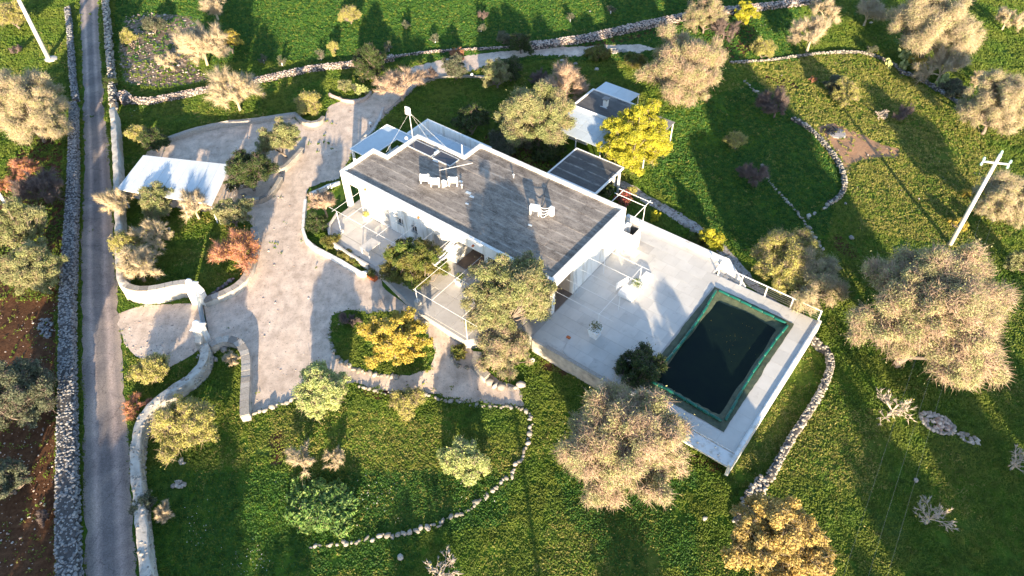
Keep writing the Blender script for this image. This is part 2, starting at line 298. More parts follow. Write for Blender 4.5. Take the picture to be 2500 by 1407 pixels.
class MB:
    def __init__(s): s.v = []; s.f = []
    def box(s, x0, x1, y0, y1, z0, z1):
        b = len(s.v)
        s.v += [(x0, y0, z0), (x1, y0, z0), (x1, y1, z0), (x0, y1, z0), (x0, y0, z1), (x1, y0, z1), (x1, y1, z1), (x0, y1, z1)]
        s.f += [(b, b+3, b+2, b+1), (b+4, b+5, b+6, b+7), (b, b+1, b+5, b+4), (b+1, b+2, b+6, b+5), (b+2, b+3, b+7, b+6), (b+3, b, b+4, b+7)]
        return s
    def prism(s, poly, z0, z1):
        n = len(poly); b = len(s.v)
        z0 = z0 if hasattr(z0, '__len__') else [z0]*n; z1 = z1 if hasattr(z1, '__len__') else [z1]*n
        s.v += [(p[0], p[1], z0[i]) for i, p in enumerate(poly)] + [(p[0], p[1], z1[i]) for i, p in enumerate(poly)]
        s.f += [tuple(b+i for i in reversed(range(n))), tuple(b+n+i for i in range(n))]
        for i in range(n): j = (i+1) % n; s.f.append((b+i, b+j, b+n+j, b+n+i))
        return s
    def tube(s, pts, r, n=8, r1=None, cap=True):
        pts = [Vector(p) for p in pts]; b = len(s.v); k = len(pts)
        for i, p in enumerate(pts):
            d = (pts[min(i+1, k-1)]-pts[max(i-1, 0)]).normalized()
            a = Vector((0, 0, 1)) if abs(d.z) < 0.9 else Vector((1, 0, 0))
            e1 = d.cross(a).normalized(); e2 = d.cross(e1)
            rr = r if r1 is None else r+(r1-r)*i/(k-1)
            for j in range(n):
                t = 2*math.pi*(j+0.5)/n; s.v.append(tuple(p+e1*math.cos(t)*rr+e2*math.sin(t)*rr))
        for i in range(k-1):
            for j in range(n): s.f.append((b+i*n+j, b+i*n+(j+1) % n, b+(i+1)*n+(j+1) % n, b+(i+1)*n+j))
        if cap: s.f += [tuple(b+j for j in reversed(range(n))), tuple(b+(k-1)*n+j for j in range(n))]
        return s
    def lathe(s, prof, c=(0, 0, 0), n=16):
        b = len(s.v); k = len(prof)
        for r, z in prof:
            for j in range(n): t = 2*math.pi*j/n; s.v.append((c[0]+r*math.cos(t), c[1]+r*math.sin(t), c[2]+z))
        for i in range(k-1):
            for j in range(n): s.f.append((b+i*n+j, b+i*n+(j+1) % n, b+(i+1)*n+(j+1) % n, b+(i+1)*n+j))
        s.f += [tuple(b+j for j in reversed(range(n))), tuple(b+(k-1)*n+j for j in range(n))]
        return s
    def build(s, name, m, parent=None, loc=None, smooth=False, bevel=0):
        me = bpy.data.meshes.new(name); me.from_pydata(s.v, [], s.f); me.update()
        if smooth: me.polygons.foreach_set('use_smooth', [True]*len(me.polygons))
        o = link(name, me, m, parent, loc)
        if bevel:
            md = o.modifiers.new('bevel', 'BEVEL'); md.width = bevel; md.segments = 2; md.limit_method = 'ANGLE'
        return o
def thing(name, label, cat, loc=(0, 0, 0), rz=0.0, group=None, kind=None):
    o = bpy.data.objects.new(name, None); COL.objects.link(o); o.location = loc; o.rotation_euler = (0, 0, rz); o.empty_display_size = 0.3
    return tag(o, label, cat, group, kind)
def houset(name, label, cat, group=None, kind=None):
    return thing(name, label, cat, (ORG[0], ORG[1], 0), HTH, group, kind)
def ico():
    t = (1+5**.5)/2
    v = np.array([(-1, t, 0), (1, t, 0), (-1, -t, 0), (1, -t, 0), (0, -1, t), (0, 1, t), (0, -1, -t), (0, 1, -t), (t, 0, -1), (t, 0, 1), (-t, 0, -1), (-t, 0, 1)], float)
    v /= np.linalg.norm(v[0])
    f = np.array([(0, 11, 5), (0, 5, 1), (0, 1, 7), (0, 7, 10), (0, 10, 11), (1, 5, 9), (5, 11, 4), (11, 10, 2), (10, 7, 6), (7, 1, 8), (3, 9, 4), (3, 4, 2), (3, 2, 6), (3, 6, 8), (3, 8, 9), (4, 9, 5), (2, 4, 11), (6, 2, 10), (8, 6, 7), (9, 8, 1)])
    return v, f
ICV, ICF = ico()
def rocks(P, S, rng, zs=0.7, jit=0.22):
    """P Nx3 centres, S N sizes -> verts, tris"""
    n = len(P); V = ICV[None]*(1+rng.uniform(-jit, jit, (n, 12, 1)))
    V = np.sign(V)*np.abs(V)**0.8
    sc = np.stack([S*rng.uniform(0.8, 1.3, n), S*rng.uniform(0.7, 1.0, n), S*rng.uniform(zs*0.8, zs*1.2, n)], -1)
    V = V*sc[:, None]*0.5
    a = rng.uniform(0, 6.28, n); c, s_ = np.cos(a)[:, None], np.sin(a)[:, None]
    X = V[..., 0]*c-V[..., 1]*s_; Y = V[..., 0]*s_+V[..., 1]*c
    V = np.stack([X, Y, V[..., 2]], -1)+P[:, None]
    F = (ICF[None]+(np.arange(n)*12)[:, None, None]).reshape(-1, 3)
    return V.reshape(-1, 3), F
ROCKM = {}
def rockmeshes(m):
    if m.name not in ROCKM:
        rng = np.random.default_rng(5); L = []
        for i in range(7):
            V, F = rocks(np.zeros((1, 3)), np.ones(1), rng); me = npmesh('stone', V, F); me.materials.append(m); L.append(me)
        ROCKM[m.name] = L
    return ROCKM[m.name]
def place_rocks(parent, P, S, m, rng, limit=300, name='stone', base=(0, 0, 0), prio=None):
    """the first ones as objects, the rest joined as stuff"""
    idx = np.arange(len(P))
    if prio is not None: idx = np.argsort(prio)
    ms = rockmeshes(m)
    for i in idx[:limit]:
        o = bpy.data.objects.new(name, ms[i % 7]); COL.objects.link(o); o.parent = parent
        o.location = P[i]-np.array(base); s = S[i]
        o.scale = (s*rng.uniform(.85, 1.25), s*rng.uniform(.8, 1.05), s*rng.uniform(.75, 1.05)); o.rotation_euler = (rng.uniform(-.3, .3), rng.uniform(-.3, .3), rng.uniform(0, 6.28))
    rest = idx[limit:]
    if len(rest):
        V, F = rocks(P[rest]-np.array(base), S[rest], rng); o = link('small_stones', npmesh('small_stones', V, F), m, parent); o['kind'] = 'stuff'
def smooth_path(pts, step=0.4):
    """Catmull-Rom through the points, resampled"""
    P = np.array(pts, float); out = []
    Q = np.vstack([2*P[0]-P[1], P, 2*P[-1]-P[-2]])
    for i in range(1, len(Q)-2):
        n = max(2, int(np.linalg.norm(Q[i+1]-Q[i])/step)); t = np.linspace(0, 1, n, endpoint=False)[:, None]
        out.append(0.5*((2*Q[i])+(-Q[i-1]+Q[i+1])*t+(2*Q[i-1]-5*Q[i]+4*Q[i+1]-Q[i+2])*t**2+(-Q[i-1]+3*Q[i]-3*Q[i+1]+Q[i+2])*t**3))
    out.append(P[-1:]); return np.vstack(out)
def px_path(pts, h, step=0.4):
    """photo points on the top of something h above the ground -> world path (x, y)"""
    return smooth_path([atg(p[0], p[1], h)[0] for p in pts], step)
def normals(P):
    T = np.gradient(P, axis=0); T /= np.linalg.norm(T, axis=1)[:, None]+1e-9; return T, np.stack([-T[:, 1], T[:, 0]], -1)
def solid_wall(name, P, w, h, m, parent, base, seed=0, rough=0.03, z0=-0.3, top_extra=0.0, wv=None):
    rng = np.random.default_rng(seed); T, N = normals(P); n = len(P)
    wv = np.full(n, w) if wv is None else wv
    g = terrain(P[:, 0], P[:, 1])
    rows = []
    lv = [z0, 0.35*h, 0.75*h, h]
    prof = [(-0.5, z0), (-0.5, 0.4*h), (-0.5, h-0.02), (-0.42, h), (0.42, h), (0.5, h-0.02), (0.5, 0.4*h), (0.5, z0)]
    for o_, z in prof:
        q = P+N*(o_*wv)[:, None]
        if z > 0: q = q+rng.normal(0, rough, (n, 2))
        zz = g+z+(rng.normal(0, rough*0.6, n) if z > 0 else 0)
        rows.append(np.column_stack([q, zz]))
    V = np.stack(rows, 1).reshape(-1, 3)-np.array(base); k = len(prof)
    i = np.arange(n-1)[:, None]*k; j = np.arange(k-1)[None]
    F = np.stack([i+j, i+j+1, i+j+1+k, i+j+k], -1).reshape(-1, 4)
    caps = [[k*0+a for a in (0, 1, 6, 7)], [1, 2, 5, 6], [2, 3, 4, 5]]; caps2 = [[(n-1)*k+a for a in reversed(c)] for c in caps]
    F = np.vstack([F[:, ::-1], caps, caps2]); return link(name, npmesh(name, V, None, F), m, parent)
def rubble_wall(name, label, pts, w, h, m, size, limit, seed, cat='wall', core=True, pr=None, dens=1.0, pathw=None, sides=True, wv=None, corem=None):
    P = px_path(pts, h) if pathw is None else pathw; rng = np.random.default_rng(seed)
    b = np.array([P[0][0], P[0][1], float(terrain(P[0][0], P[0][1]))]); t = thing(name, label, cat, tuple(b))
    wv = np.full(len(P), w) if wv is None else np.interp(np.linspace(0, 1, len(P)), np.linspace(0, 1, len(wv)), wv)
    if core: solid_wall('core', P, w*0.86, h-size*0.25 if corem is None else h-.02, corem or M_wallcore, t, b, seed, wv=wv*(0.86 if corem is None else .96))
    T, N = normals(P); L = np.concatenate([[0], np.cumsum(np.linalg.norm(np.diff(P, axis=0), axis=1))]); tot = L[-1]
    C = []
    def samp(nn):
        s = rng.uniform(0, tot, nn); x = np.interp(s, L, P[:, 0]); y = np.interp(s, L, P[:, 1]); nx = np.interp(s, L, N[:, 0]); ny = np.interp(s, L, N[:, 1]); ww = np.interp(s, L, wv)
        return x, y, nx, ny, ww
    nt_ = int(tot*max(wv.mean(), size)/size**2*1.25*dens); x, y, nx, ny, ww = samp(nt_); o_ = rng.uniform(-0.5, 0.5, nt_)*(ww-size*0.5).clip(0.02)
    C.append(np.column_stack([x+nx*o_, y+ny*o_, terrain(x, y)+h-size*0.3+rng.uniform(-.3, .2, nt_)*size*0.6]))
    if sides and h > size*1.2:
        for sd in (-1, 1):
            ns = int(tot*h/size**2*1.0*dens); x, y, nx, ny, ww = samp(ns); zz = rng.uniform(0.02, h-size*0.4, ns)
            C.append(np.column_stack([x+nx*sd*(ww*0.5-size*0.22), y+ny*sd*(ww*0.5-size*0.22), terrain(x, y)+zz]))
    C = np.vstack(C); S = size*rng.uniform(0.65, 1.35, len(C))
    top_first = np.concatenate([np.zeros(nt_), np.ones(len(C)-nt_)*1000])+C[:, 1]+np.abs(C[:, 0])*0.3
    place_rocks(t, C, S, m, rng, limit, base=b, prio=top_first); return t
def stone_row(name, label, pts, size, m, seed, h=0.1, jitter=0.07, cat='edging', gap=0.98, zs=1.0, pathw=None):
    P = px_path(pts, h) if pathw is None else pathw; rng = np.random.default_rng(seed)
    L = np.concatenate([[0], np.cumsum(np.linalg.norm(np.diff(P, axis=0), axis=1))]); s = 0; C = []; S = []
    while s < L[-1]:
        d = size*rng.uniform(0.5, 1.6); x = np.interp(s+d/2, L, P[:, 0])+rng.normal(0, jitter); y = np.interp(s+d/2, L, P[:, 1])+rng.normal(0, jitter)
        C.append((x, y, float(terrain(x, y))+h*0.5+rng.uniform(-.02, .03))); S.append(d*1.05); s += d*gap
    C = np.array(C); S = np.array(S); t = thing(name, label, cat, tuple(C[0]))
    place_rocks(t, C, S, m, rng, 300, base=C[0]); return t

# ------------------------------------------------------------------ ground and its sheets
YARD = [(400,350),(420,335),(480,318),(560,303),(650,292),(715,287),(735,303),(765,306),(792,290),(800,262),(830,248),(900,236),(950,198),(1010,162),(1100,142),(1200,128),(1300,120),(1450,112),(1560,108),(1605,120),
        (1560,130),(1480,128),(1400,140),(1300,138),(1210,150),(1160,172),(1080,190),(1020,212),(965,262),(925,302),(885,345),(855,385),(828,440),(790,446),(755,460),(748,480),(738,560),(752,588),(790,612),(830,634),(878,664),
        (925,662),(930,700),(960,722),(1020,762),(1060,800),(1128,836),(1165,862),(1188,905),(1222,932),(1268,945),(1280,992),(1210,990),(1150,980),(1050,963),(950,957),(885,942),(865,935),
        (800,950),(700,985),(612,1010),(606,960),(606,900),(596,852),(560,828),(515,835),(505,812),(492,748),(530,727),(582,700),(607,668),(622,620),(630,570),(612,545),(560,528),(505,520),(400,505),(300,478),(330,420),(360,370)]
ISLAND = [(812,770),(850,757),(900,765),(965,757),(1035,800),(1062,860),(1050,905),(1000,915),(950,916),(890,905),(850,890),(822,865),(805,830)]
APRON = [(290,765),(320,752),(360,745),(420,742),(478,740),(492,762),(506,815),(492,848),(470,868),(440,885),(405,905),(370,885),(330,872),(308,850),(292,800)]
ROAD_L = [(178,-260),(186,-100),(193,0),(199,130),(202,250),(205,400),(203,500),(198,600),(197,750),(200,860),(203,1000),(204,1200),(206,1407),(207,1700)]
ROAD_R = [(228,-260),(236,-100),(241,0),(246,130),(254,250),(265,350),(274,480),(280,600),(284,700),(292,765),(296,860),(304,950),(316,1080),(326,1220),(337,1407),(352,1700)]
PATH2 = [(1500,432),(1545,452),(1600,487),(1660,520),(1720,558),(1760,592),(1800,632),(1850,690),(1900,740),(1880,750),(1820,690),(1775,640),(1740,605),(1700,572),(1640,533),(1580,500),(1530,470),(1490,450)]
PATHBED = [(1100,815),(1125,835),(1160,860),(1185,895),(1150,898),(1115,885),(1100,860),(1105,838)]
def world_poly(pp, step=0.6, jit=0.06, seed=0, closed=True):
    rng = np.random.default_rng(seed); Q = [atg(p[0], p[1])[0] for p in pp]; out = []
    n = len(Q)
    for i in range(n if closed else n-1):
        a, b = Q[i], Q[(i+1) % n]; k = max(1, int(np.linalg.norm(b-a)/step))
        for t in range(k): out.append(a+(b-a)*t/k+rng.normal(0, jit, 2))
    return np.array(out)
def np_in(X, Y, poly): return in_poly(X, Y, [tuple(p) for p in poly])
def sheet(name, pp, m, lift, seed, holes=(), jit=0.07, spacing=0.7):
    B = world_poly(pp, 0.5, jit, seed); HB = [world_poly(h, 0.5, jit, seed+9) for h in holes]
    mn, mx = B.min(0), B.max(0); X, Y = np.meshgrid(np.arange(mn[0], mx[0], spacing), np.arange(mn[1], mx[1], spacing))
    X = X.ravel(); Y = Y.ravel(); ins = np_in(X, Y, B)
    for h in HB: ins &= ~np_in(X, Y, h)
    pts = [Vector(p) for p in B]; edges = [(i, (i+1) % len(B)) for i in range(len(B))]
    for h in HB:
        o = len(pts); pts += [Vector(p) for p in h]; edges += [(o+i, o+(i+1) % len(h)) for i in range(len(h))]
    pts += [Vector((x, y)) for x, y in zip(X[ins], Y[ins])]
    v, e, f, *_ = delaunay_2d_cdt(pts, edges, [], 0, 1e-5)
    V = np.array([(p.x, p.y) for p in v]); F = np.array(f)
    C = V[F].mean(1); keep = np_in(C[:, 0], C[:, 1], B)
    for h in HB: keep &= ~np_in(C[:, 0], C[:, 1], h)
    F = F[keep]; A = V[F[:, 0]]; D = (V[F[:, 1]]-A); E_ = (V[F[:, 2]]-A); neg = D[:, 0]*E_[:, 1]-D[:, 1]*E_[:, 0] < 0; F[neg] = F[neg][:, ::-1]
    V3 = np.column_stack([V, terrain(V[:, 0], V[:, 1])+lift])
    o = link(name, npmesh(name, V3, F), m); tag(o, kind='structure'); return o

def axis(lo, hi, step, far, growth=1.5):
    a = list(np.arange(lo, hi+1e-6, step)); s = step; x = a[-1]
    while x < far: s *= growth; x += s; a.append(x)
    s = step; x = a[0]
    while x > -far: s *= growth; x -= s; a.insert(0, x)
    return np.array(a)
gx = axis(-66, 66, 0.3, 4000); gy = axis(8, 104, 0.3, 4000)
GX, GY = np.meshgrid(gx, gy); GZ = terrain(GX, GY)
PX, PY, PD = project(GX, GY, GZ); vis = (PD > 1)
def msk(poly): return (in_poly(PX, PY, poly) & vis).astype(float)
hard = msk(YARD)+msk(APRON)+msk(ROAD_L+ROAD_R[::-1])+msk(PATH2)
GU, GV = to_uv(GX, GY)
under = ((GU > 20.2) & (GU < 38.6) & (GV > -3.8) & (GV < 13.4)) | ((GU > -0.5) & (GU < 22) & (GV > -6) & (GV < 11.4))
hard = np.clip(hard, 0, 1)*(1-msk(ISLAND))
SOIL = [(-400,735),(135,735),(140,1500),(-400,1500)]
DARKROW = [(60,340),(150,250),(160,520),(150,760),(-50,760),(-50,520)]
ROCK = [(300,40),(360,28),(470,40),(500,100),(470,150),(520,200),(400,215),(300,205),(285,120)]
BURN = [(1990,312),(2030,300),(2085,320),(2140,345),(2200,368),(2190,385),(2120,385),(2075,400),(2078,430),(2062,425),(2055,385),(2020,345)]
SOIL2 = [[(1860,180),(1920,185),(1960,215),(1930,225),(1870,205)],[(650,1060),(700,1040),(705,1140),(650,1140)],[(1010,935),(960,930),(880,940),(890,985),(960,975)],[(1690,1095),(1790,1150),(1740,1165),(1660,1120)],[(1310,850),(1400,890),(1390,930),(1310,895)],[(1560,60),(1400,110),(1440,122),(1620,80)],[(1160,420),(1380,440),(1280,300),(1180,330)],[(1600,35),(1840,30),(1850,140),(1790,150),(1700,90)],[(2040,560),(2110,620),(2090,640),(2020,600)]]
DRY_LIT = [[(1800,150),(2150,125),(2420,350),(2500,560),(2380,620),(2100,560),(2060,430),(1960,300),(1850,200)],[(640,1000),(900,1000),(1280,1100),(1250,1180),(1000,1290),(760,1290),(700,1150)],[(1830,820),(2010,860),(1900,1120),(1780,1160)],[(1930,1000),(2200,1000),(2120,1210),(1900,1150)],[(1500,1200),(1600,1260),(1620,1407),(1300,1407),(1350,1250)]]  # dry grass areas; the sunlit yellow of the meadow is painted in too
from functools import reduce
def blur(a, k=3):
    for _ in range(k): a = (a+np.roll(a, 1, 0)+np.roll(a, -1, 0)+np.roll(a, 1, 1)+np.roll(a, -1, 1))/5
    return a
blur0 = lambda a: blur(a, 4)
soil = np.maximum(np.maximum(msk(SOIL), msk(DARKROW)*0.8), msk(ROCK)*.45)
for p in SOIL2: soil = np.maximum(soil, msk(p)*0.75)
burn = blur0(msk(BURN))
rock = msk(ROCK)*0.62; dry = reduce(np.maximum, [msk(p)*0.65 for p in DRY_LIT])
soil = blur(soil); rock = blur(rock); dry = np.clip(blur(dry, 8), 0, 1)*(0.35+0.9*fbm(GX, GY, 4.0, 3)); hb = blur(hard, 3)
bump = (fbm(GX, GY, 1.3, 7)-0.5)*0.16+(fbm(GX, GY, 6.0, 11)-0.5)*0.3
GZ2 = GZ+bump*np.clip(1-hb*4, 0, 1)-0.02-0.5*(under.astype(float))*0
GZ2 = np.where(hb > 0.02, GZ-0.03, GZ2)
GZ2 = np.where(under, np.minimum(GZ2, GZ-0.02), GZ2)
nx_, ny_ = len(gx), len(gy)
ii = (np.arange(ny_-1)[:, None]*nx_+np.arange(nx_-1)[None]).ravel()
gme = npmesh('ground', np.column_stack([GX.ravel(), GY.ravel(), GZ2.ravel()]), None, np.stack([ii, ii+1, ii+1+nx_, ii+nx_], -1), True)
ca = gme.color_attributes.new('cover', 'FLOAT_COLOR', 'POINT')
ca.data.foreach_set('color', np.column_stack([soil.ravel(), dry.ravel(), rock.ravel(), np.clip(burn, 0, 1).ravel()]).astype(np.float32).ravel())
ground = link('ground', gme, M_ground); tag(ground, kind='structure')
sheet('gravel_yard', YARD, M_gravel, 0.012, 1, holes=[ISLAND])
sheet('gate_apron', APRON, M_gravel, 0.016, 2)
sheet('gravel_path', PATH2, M_path, 0.012, 3)
# road with a uv across it
RL = smooth_path([at(*p) for p in ROAD_L], 0.8); RR = smooth_path([at(*p) for p in ROAD_R], 0.8)
n_ = 260
def resamp(P, n):
    L = np.concatenate([[0], np.cumsum(np.linalg.norm(np.diff(P, axis=0), axis=1))]); s = np.linspace(0, L[-1], n)
    return np.column_stack([np.interp(s, L, P[:, 0]), np.interp(s, L, P[:, 1])])
RL = resamp(RL, n_); RR = resamp(RR, n_); rg = np.random.default_rng(3)
K = 9; rows = []
for k in range(K):
    t = k/(K-1); q = RL*(1-t)+RR*t
    if k in (0, K-1): q = q+rg.normal(0, 0.05, q.shape)+((fbm(q[:, 1], q[:, 0]*0, 1.3, 5+k)-.5)*.7)[:, None]*np.array([1, 0])
    rows.append(q)
RV = np.stack(rows, 1).reshape(-1, 2); RZ = 0.004+0.02*np.tile(1-np.abs(np.linspace(-1, 1, K))**2, n_)
ii = (np.arange(n_-1)[:, None]*K+np.arange(K-1)[None]).ravel(); F = np.stack([ii, ii+1, ii+1+K, ii+K], -1)
rme = npmesh('road', np.column_stack([RV, RZ]), None, F[:, ::-1] if True else F, True)
uvl = rme.uv_layers.new(name='UVMap'); lv = np.zeros(len(rme.loops), np.int32); rme.loops.foreach_get('vertex_index', lv)
uvl.data.foreach_set('uv', np.column_stack([(lv % K)/(K-1), (lv//K)/n_*30]).astype(np.float32).ravel())
# make sure the road faces up
road = link('road', rme, M_road); tag(road, kind='structure')
if rme.polygons[0].normal.z < 0: rme.flip_normals()

# ------------------------------------------------------------------ terrace (pool deck and patio)
FL = 0.6
terrace = houset('pool_terrace', None, None, kind='structure')
TERR = [(20.9, -2.65), (29.4, -2.65), (38.2, -2.65), (38.2, 11.35), (32.0, 11.35), (29.7, 11.35), (29.7, 13.0), (20.9, 13.0)]
MB().prism(TERR, -1.2, FL-0.5).build('slab', M_white, terrace)
sb = MB()
for q in ((20.9, 30.62, -2.65, 11.35), (36.68, 38.2, -2.65, 11.35), (30.62, 36.68, -2.65, -1.1), (30.62, 36.68, 9.82, 11.35), (20.9, 29.7, 11.35, 13.0)): sb.box(*q, FL-0.5, FL-0.02)
sb.build('slab_rim', M_white, terrace)
pat = [(0.4, -3.0), (2.2, -4.0), (7.5, -4.3), (13.3, -5.65), (18.3, -5.75), (20.85, -2.7), (20.85, 0.0), (20.85, 3.0), (0.3, 3.9)]
MB().prism(pat, -0.9, FL-0.03).build('patio_slab', M_joint, terrace)
jb = MB()
for q in ((20.95, 30.6, -2.6, 11.3), (36.7, 38.1, -2.6, 11.3), (30.6, 36.7, -2.6, -1.12), (30.6, 36.7, 9.84, 11.3), (20.95, 29.6, 11.3, 12.7)): jb.box(*q, FL-0.019, FL-0.008)
jb.build('joint_bed', M_joint, terrace)
MB().box(29.6, 38.32, -3.75, -2.7, 0.33, 0.5).build('overflow_ledge', M_white, terrace, bevel=0.02)
rng = random.Random(4)
def tile(u0, u1, v0, v1, m, name='tile', z=FL, p=terrace, cache={}):
    key = (round(u1-u0, 2), round(v1-v0, 2), m.name)
    if key not in cache:
        a, b = (u1-u0)/2-0.008, (v1-v0)/2-0.008
        o = MB().box(-a, a, -b, b, -0.03, 0).build(name, m); cache[key] = o.data; bpy.data.objects.remove(o)
    o = bpy.data.objects.new(name, cache[key]); COL.objects.link(o); o.parent = p; o.location = ((u0+u1)/2, (v0+v1)/2, z+rng.uniform(-0.002, 0.003)); return o
PU0, PU1, PV0, PV1 = 30.9, 36.4, -0.9, 9.7
v = -2.6
row = 0
while v < 12.55:
    v1 = min(v+1.06, 12.75); u = 22.05 - (0.6 if row % 2 else 0.0)
    umax = 30.3 if v1 < 11.3 else 29.5
    while u < umax-0.2:
        u1 = min(u+1.2, umax); uu = max(u, 22.05)
        if not (uu < 23.4 and 9.2 < v < 10.6): tile(uu, u1, v, v1, M_tile)
        u = u1
    v = v1; row += 1
for (a, b, c, d) in ((30.3, 38.1, -2.6, -1.0), (30.3, 38.1, 9.8, 11.3), (36.5, 38.1, -1.0, 9.8)):
    nu = max(1, round((b-a)/1.3)); nv = max(1, round((d-c)/1.35))
    for i in range(nu):
        for j in range(nv): tile(a+(b-a)*i/nu, a+(b-a)*(i+1)/nu, c+(d-c)*j/nv, c+(d-c)*(j+1)/nv, M_tile)
for i in range(6):
    for j in range(2):
        u0 = 0.9+i*2.0; v0 = -2.95+j*1.45; tile(u0, u0+2.0, v0, v0+1.45, M_patio, z=FL-0.005)
for (u0, u1, v0, v1) in ((13.4, 15.0, -5.5, -3.0), (15.0, 16.6, -5.5, -3.0), (16.6, 18.2, -5.5, -3.0), (12.9, 15.0, -3.0, -0.1), (15.0, 17.0, -3.0, -0.1), (17.0, 19.0, -3.0, -0.1), (19.0, 20.8, -2.8, -0.1), (7.9, 10.4, -4.25, -3.0), (10.4, 12.9, -4.4, -3.0), (2.4, 5.0, -3.95, -3.0), (5.0, 7.6, -4.1, -3.0)):
    tile(u0, u1, v0, v1, M_patio, z=FL-0.005)
pv = terrace
MB().box(20.7, 29.7, 12.78, 13.12, -1.2, 1.0).build('parapet_wall', M_white, pv, bevel=0.02)
MB().prism([(29.7, 12.4), (29.7, 13.12), (30.1, 13.12), (32.35, 11.55), (32.35, 11.42), (31.6, 11.95)], -1.2, [1.0, 1.0, 1.0, 0.55, 0.55, 0.75]).build('stair_wall', M_white, pv)
for i in range(5):
    MB().prism([(29.95+i*0.4, 11.42), (30.35+i*0.4, 11.42), (30.35+i*0.4, 12.85-i*0.27), (29.95+i*0.4, 12.85-i*0.27)], -1.2, FL-0.22*(i+1)).build('step', M_concrete, pv)
MB().box(38.2, 38.42, -3.75, 11.4, -1.2, 0.72).build('edge_wall', M_white, pv, bevel=0.02)
MB().box(22.3, 29.5, -2.9, -2.66, -1.2, 0.72).build('front_parapet', M_limewash, pv)
MB().box(23.5, 29.55, -2.93, -2.63, 0.722, 0.78).build('coping', M_stonew, pv)

# wall of the patio with its planting bed
pw = houset('patio_wall', 'low white plastered wall bounding the planting bed along the patio and gravel yard', 'wall')
def strip(poly, w, z0, z1, name, m, parent):
    P = np.array(poly, float); T, N = normals(P); A = P+N*w/2; B = P-N*w/2
    mb = MB()
    for i in range(len(P)-1): mb.prism([tuple(B[i]), tuple(B[i+1]), tuple(A[i+1]), tuple(A[i])], z0, z1)
    return mb.build(name, m, parent)
outer = [to_uv(*atg(*p, 0.5)[0]) for p in ((745, 485), (741, 520), (739, 560), (747, 583), (765, 600), (830, 634), (880, 664), (910, 660))]
inner = [to_uv(*atg(*p, 0.8)[0]) for p in ((822, 520), (806, 545), (803, 570), (812, 590), (850, 617), (898, 645))]
strip(outer, 0.24, -0.2, 0.45, 'outer_wall', M_white, pw); strip(inner, 0.16, -0.2, 0.8, 'inner_wall', M_concrete, pw)

# ------------------------------------------------------------------ the house
house = houset('villa', 'long white flat-roofed villa with worn grey bitumen roof beside the pool terrace', 'house')
TOP, RS = 4.3, 4.1
ROOF = [(0, 0), (22, 0), (22, 10.1), (7.1, 10.1), (7.1, 7.9), (1.7, 7.9), (1.7, 4.0), (0, 4.0)]
def edge_box(a, b, w, z0, z1, mb):
    a = np.array(a, float); b = np.array(b, float); d = (b-a)/np.linalg.norm(b-a); n = np.array([-d[1], d[0]])
    mb.prism([tuple(a), tuple(b), tuple(b+n*w), tuple(a+n*w)], z0, z1)
par = MB(); PW = 0.26
# the parapet ring as one mitred strip
ins = [(PW, PW), (22-PW, PW), (22-PW, 10.1-PW), (7.1+PW, 10.1-PW), (7.1+PW, 7.9-PW), (1.7+PW, 7.9-PW), (1.7+PW, 4.0-PW), (PW, 4.0-PW)]
for i in range(8):
    j = (i+1) % 8; par.prism([ROOF[i], ROOF[j], ins[j], ins[i]], 3.3, TOP)
par.build('parapet', M_white, house)
roof = MB().prism([(p[0]*1.0, p[1]) for p in [(PW+.005, PW+.005), (22-PW-.005, PW+.005), (22-PW-.005, 10.1-PW-.005), (7.1+PW+.005, 10.1-PW-.005), (7.1+PW+.005, 7.9-PW-.005), (1.7+PW+.005, 7.9-PW-.005), (1.7+PW+.005, 4-PW-.005), (PW+.005, 4-PW-.005)]], 3.32, RS-0.03).build('roof', M_roof, house)
rr = random.Random(9)
def roof_rows(u0, u1, v0, v1, n):
    w = (v1-v0)/n
    for i in range(n):
        u = u0; first = True
        while u < u1-0.3:
            L = rr.choice([2.6, 3.8, 4.9, 6.2]); e = min(u+L, u1); e = u1 if u1-e < 1.0 else e
            z = RS-0.028+0.012*rr.random(); o = MB()
            a, b = v0+i*w, v0+(i+1)*w
            o.prism([(u+0.005, a+0.01), (e-0.005, a+0.01), (e-0.005, b+0.05 if i < n-1 else b), (u+0.005, b+0.05 if i < n-1 else b)], RS-0.04, [z+0.012, z+0.012, z+0.004, z+0.004])
            o.build('sheet', M_roof, roof); u = e
roof_rows(0.3, 21.7, 0.3, 3.7, 4); roof_rows(1.98, 21.7, 3.72, 7.62, 4); roof_rows(7.38, 21.7, 7.66, 9.82, 2)
def pierced(mb, u0, u1, v0, v1, z0, z1, ops):
    u = u0
    for a, b, c, d in sorted(ops):
        mb.box(u, a, v0, v1, z0, z1)
        if c > z0: mb.box(a, b, v0, v1, z0, c)
        mb.box(a, b, v0, v1, d, z1); u = b
    mb.box(u, u1, v0, v1, z0, z1)
OPS = [(4.5, 5.4, FL, 2.7), (6.3, 6.95, 1.7, 2.4), (7.9, 8.5, 1.7, 2.4), (10.3, 11.2, FL, 2.7)]
fw = MB(); pierced(fw, 2.0, 12.6, 0.003, 0.3, -0.3, 3.3, OPS); fw.build('front_wall', M_white, house)
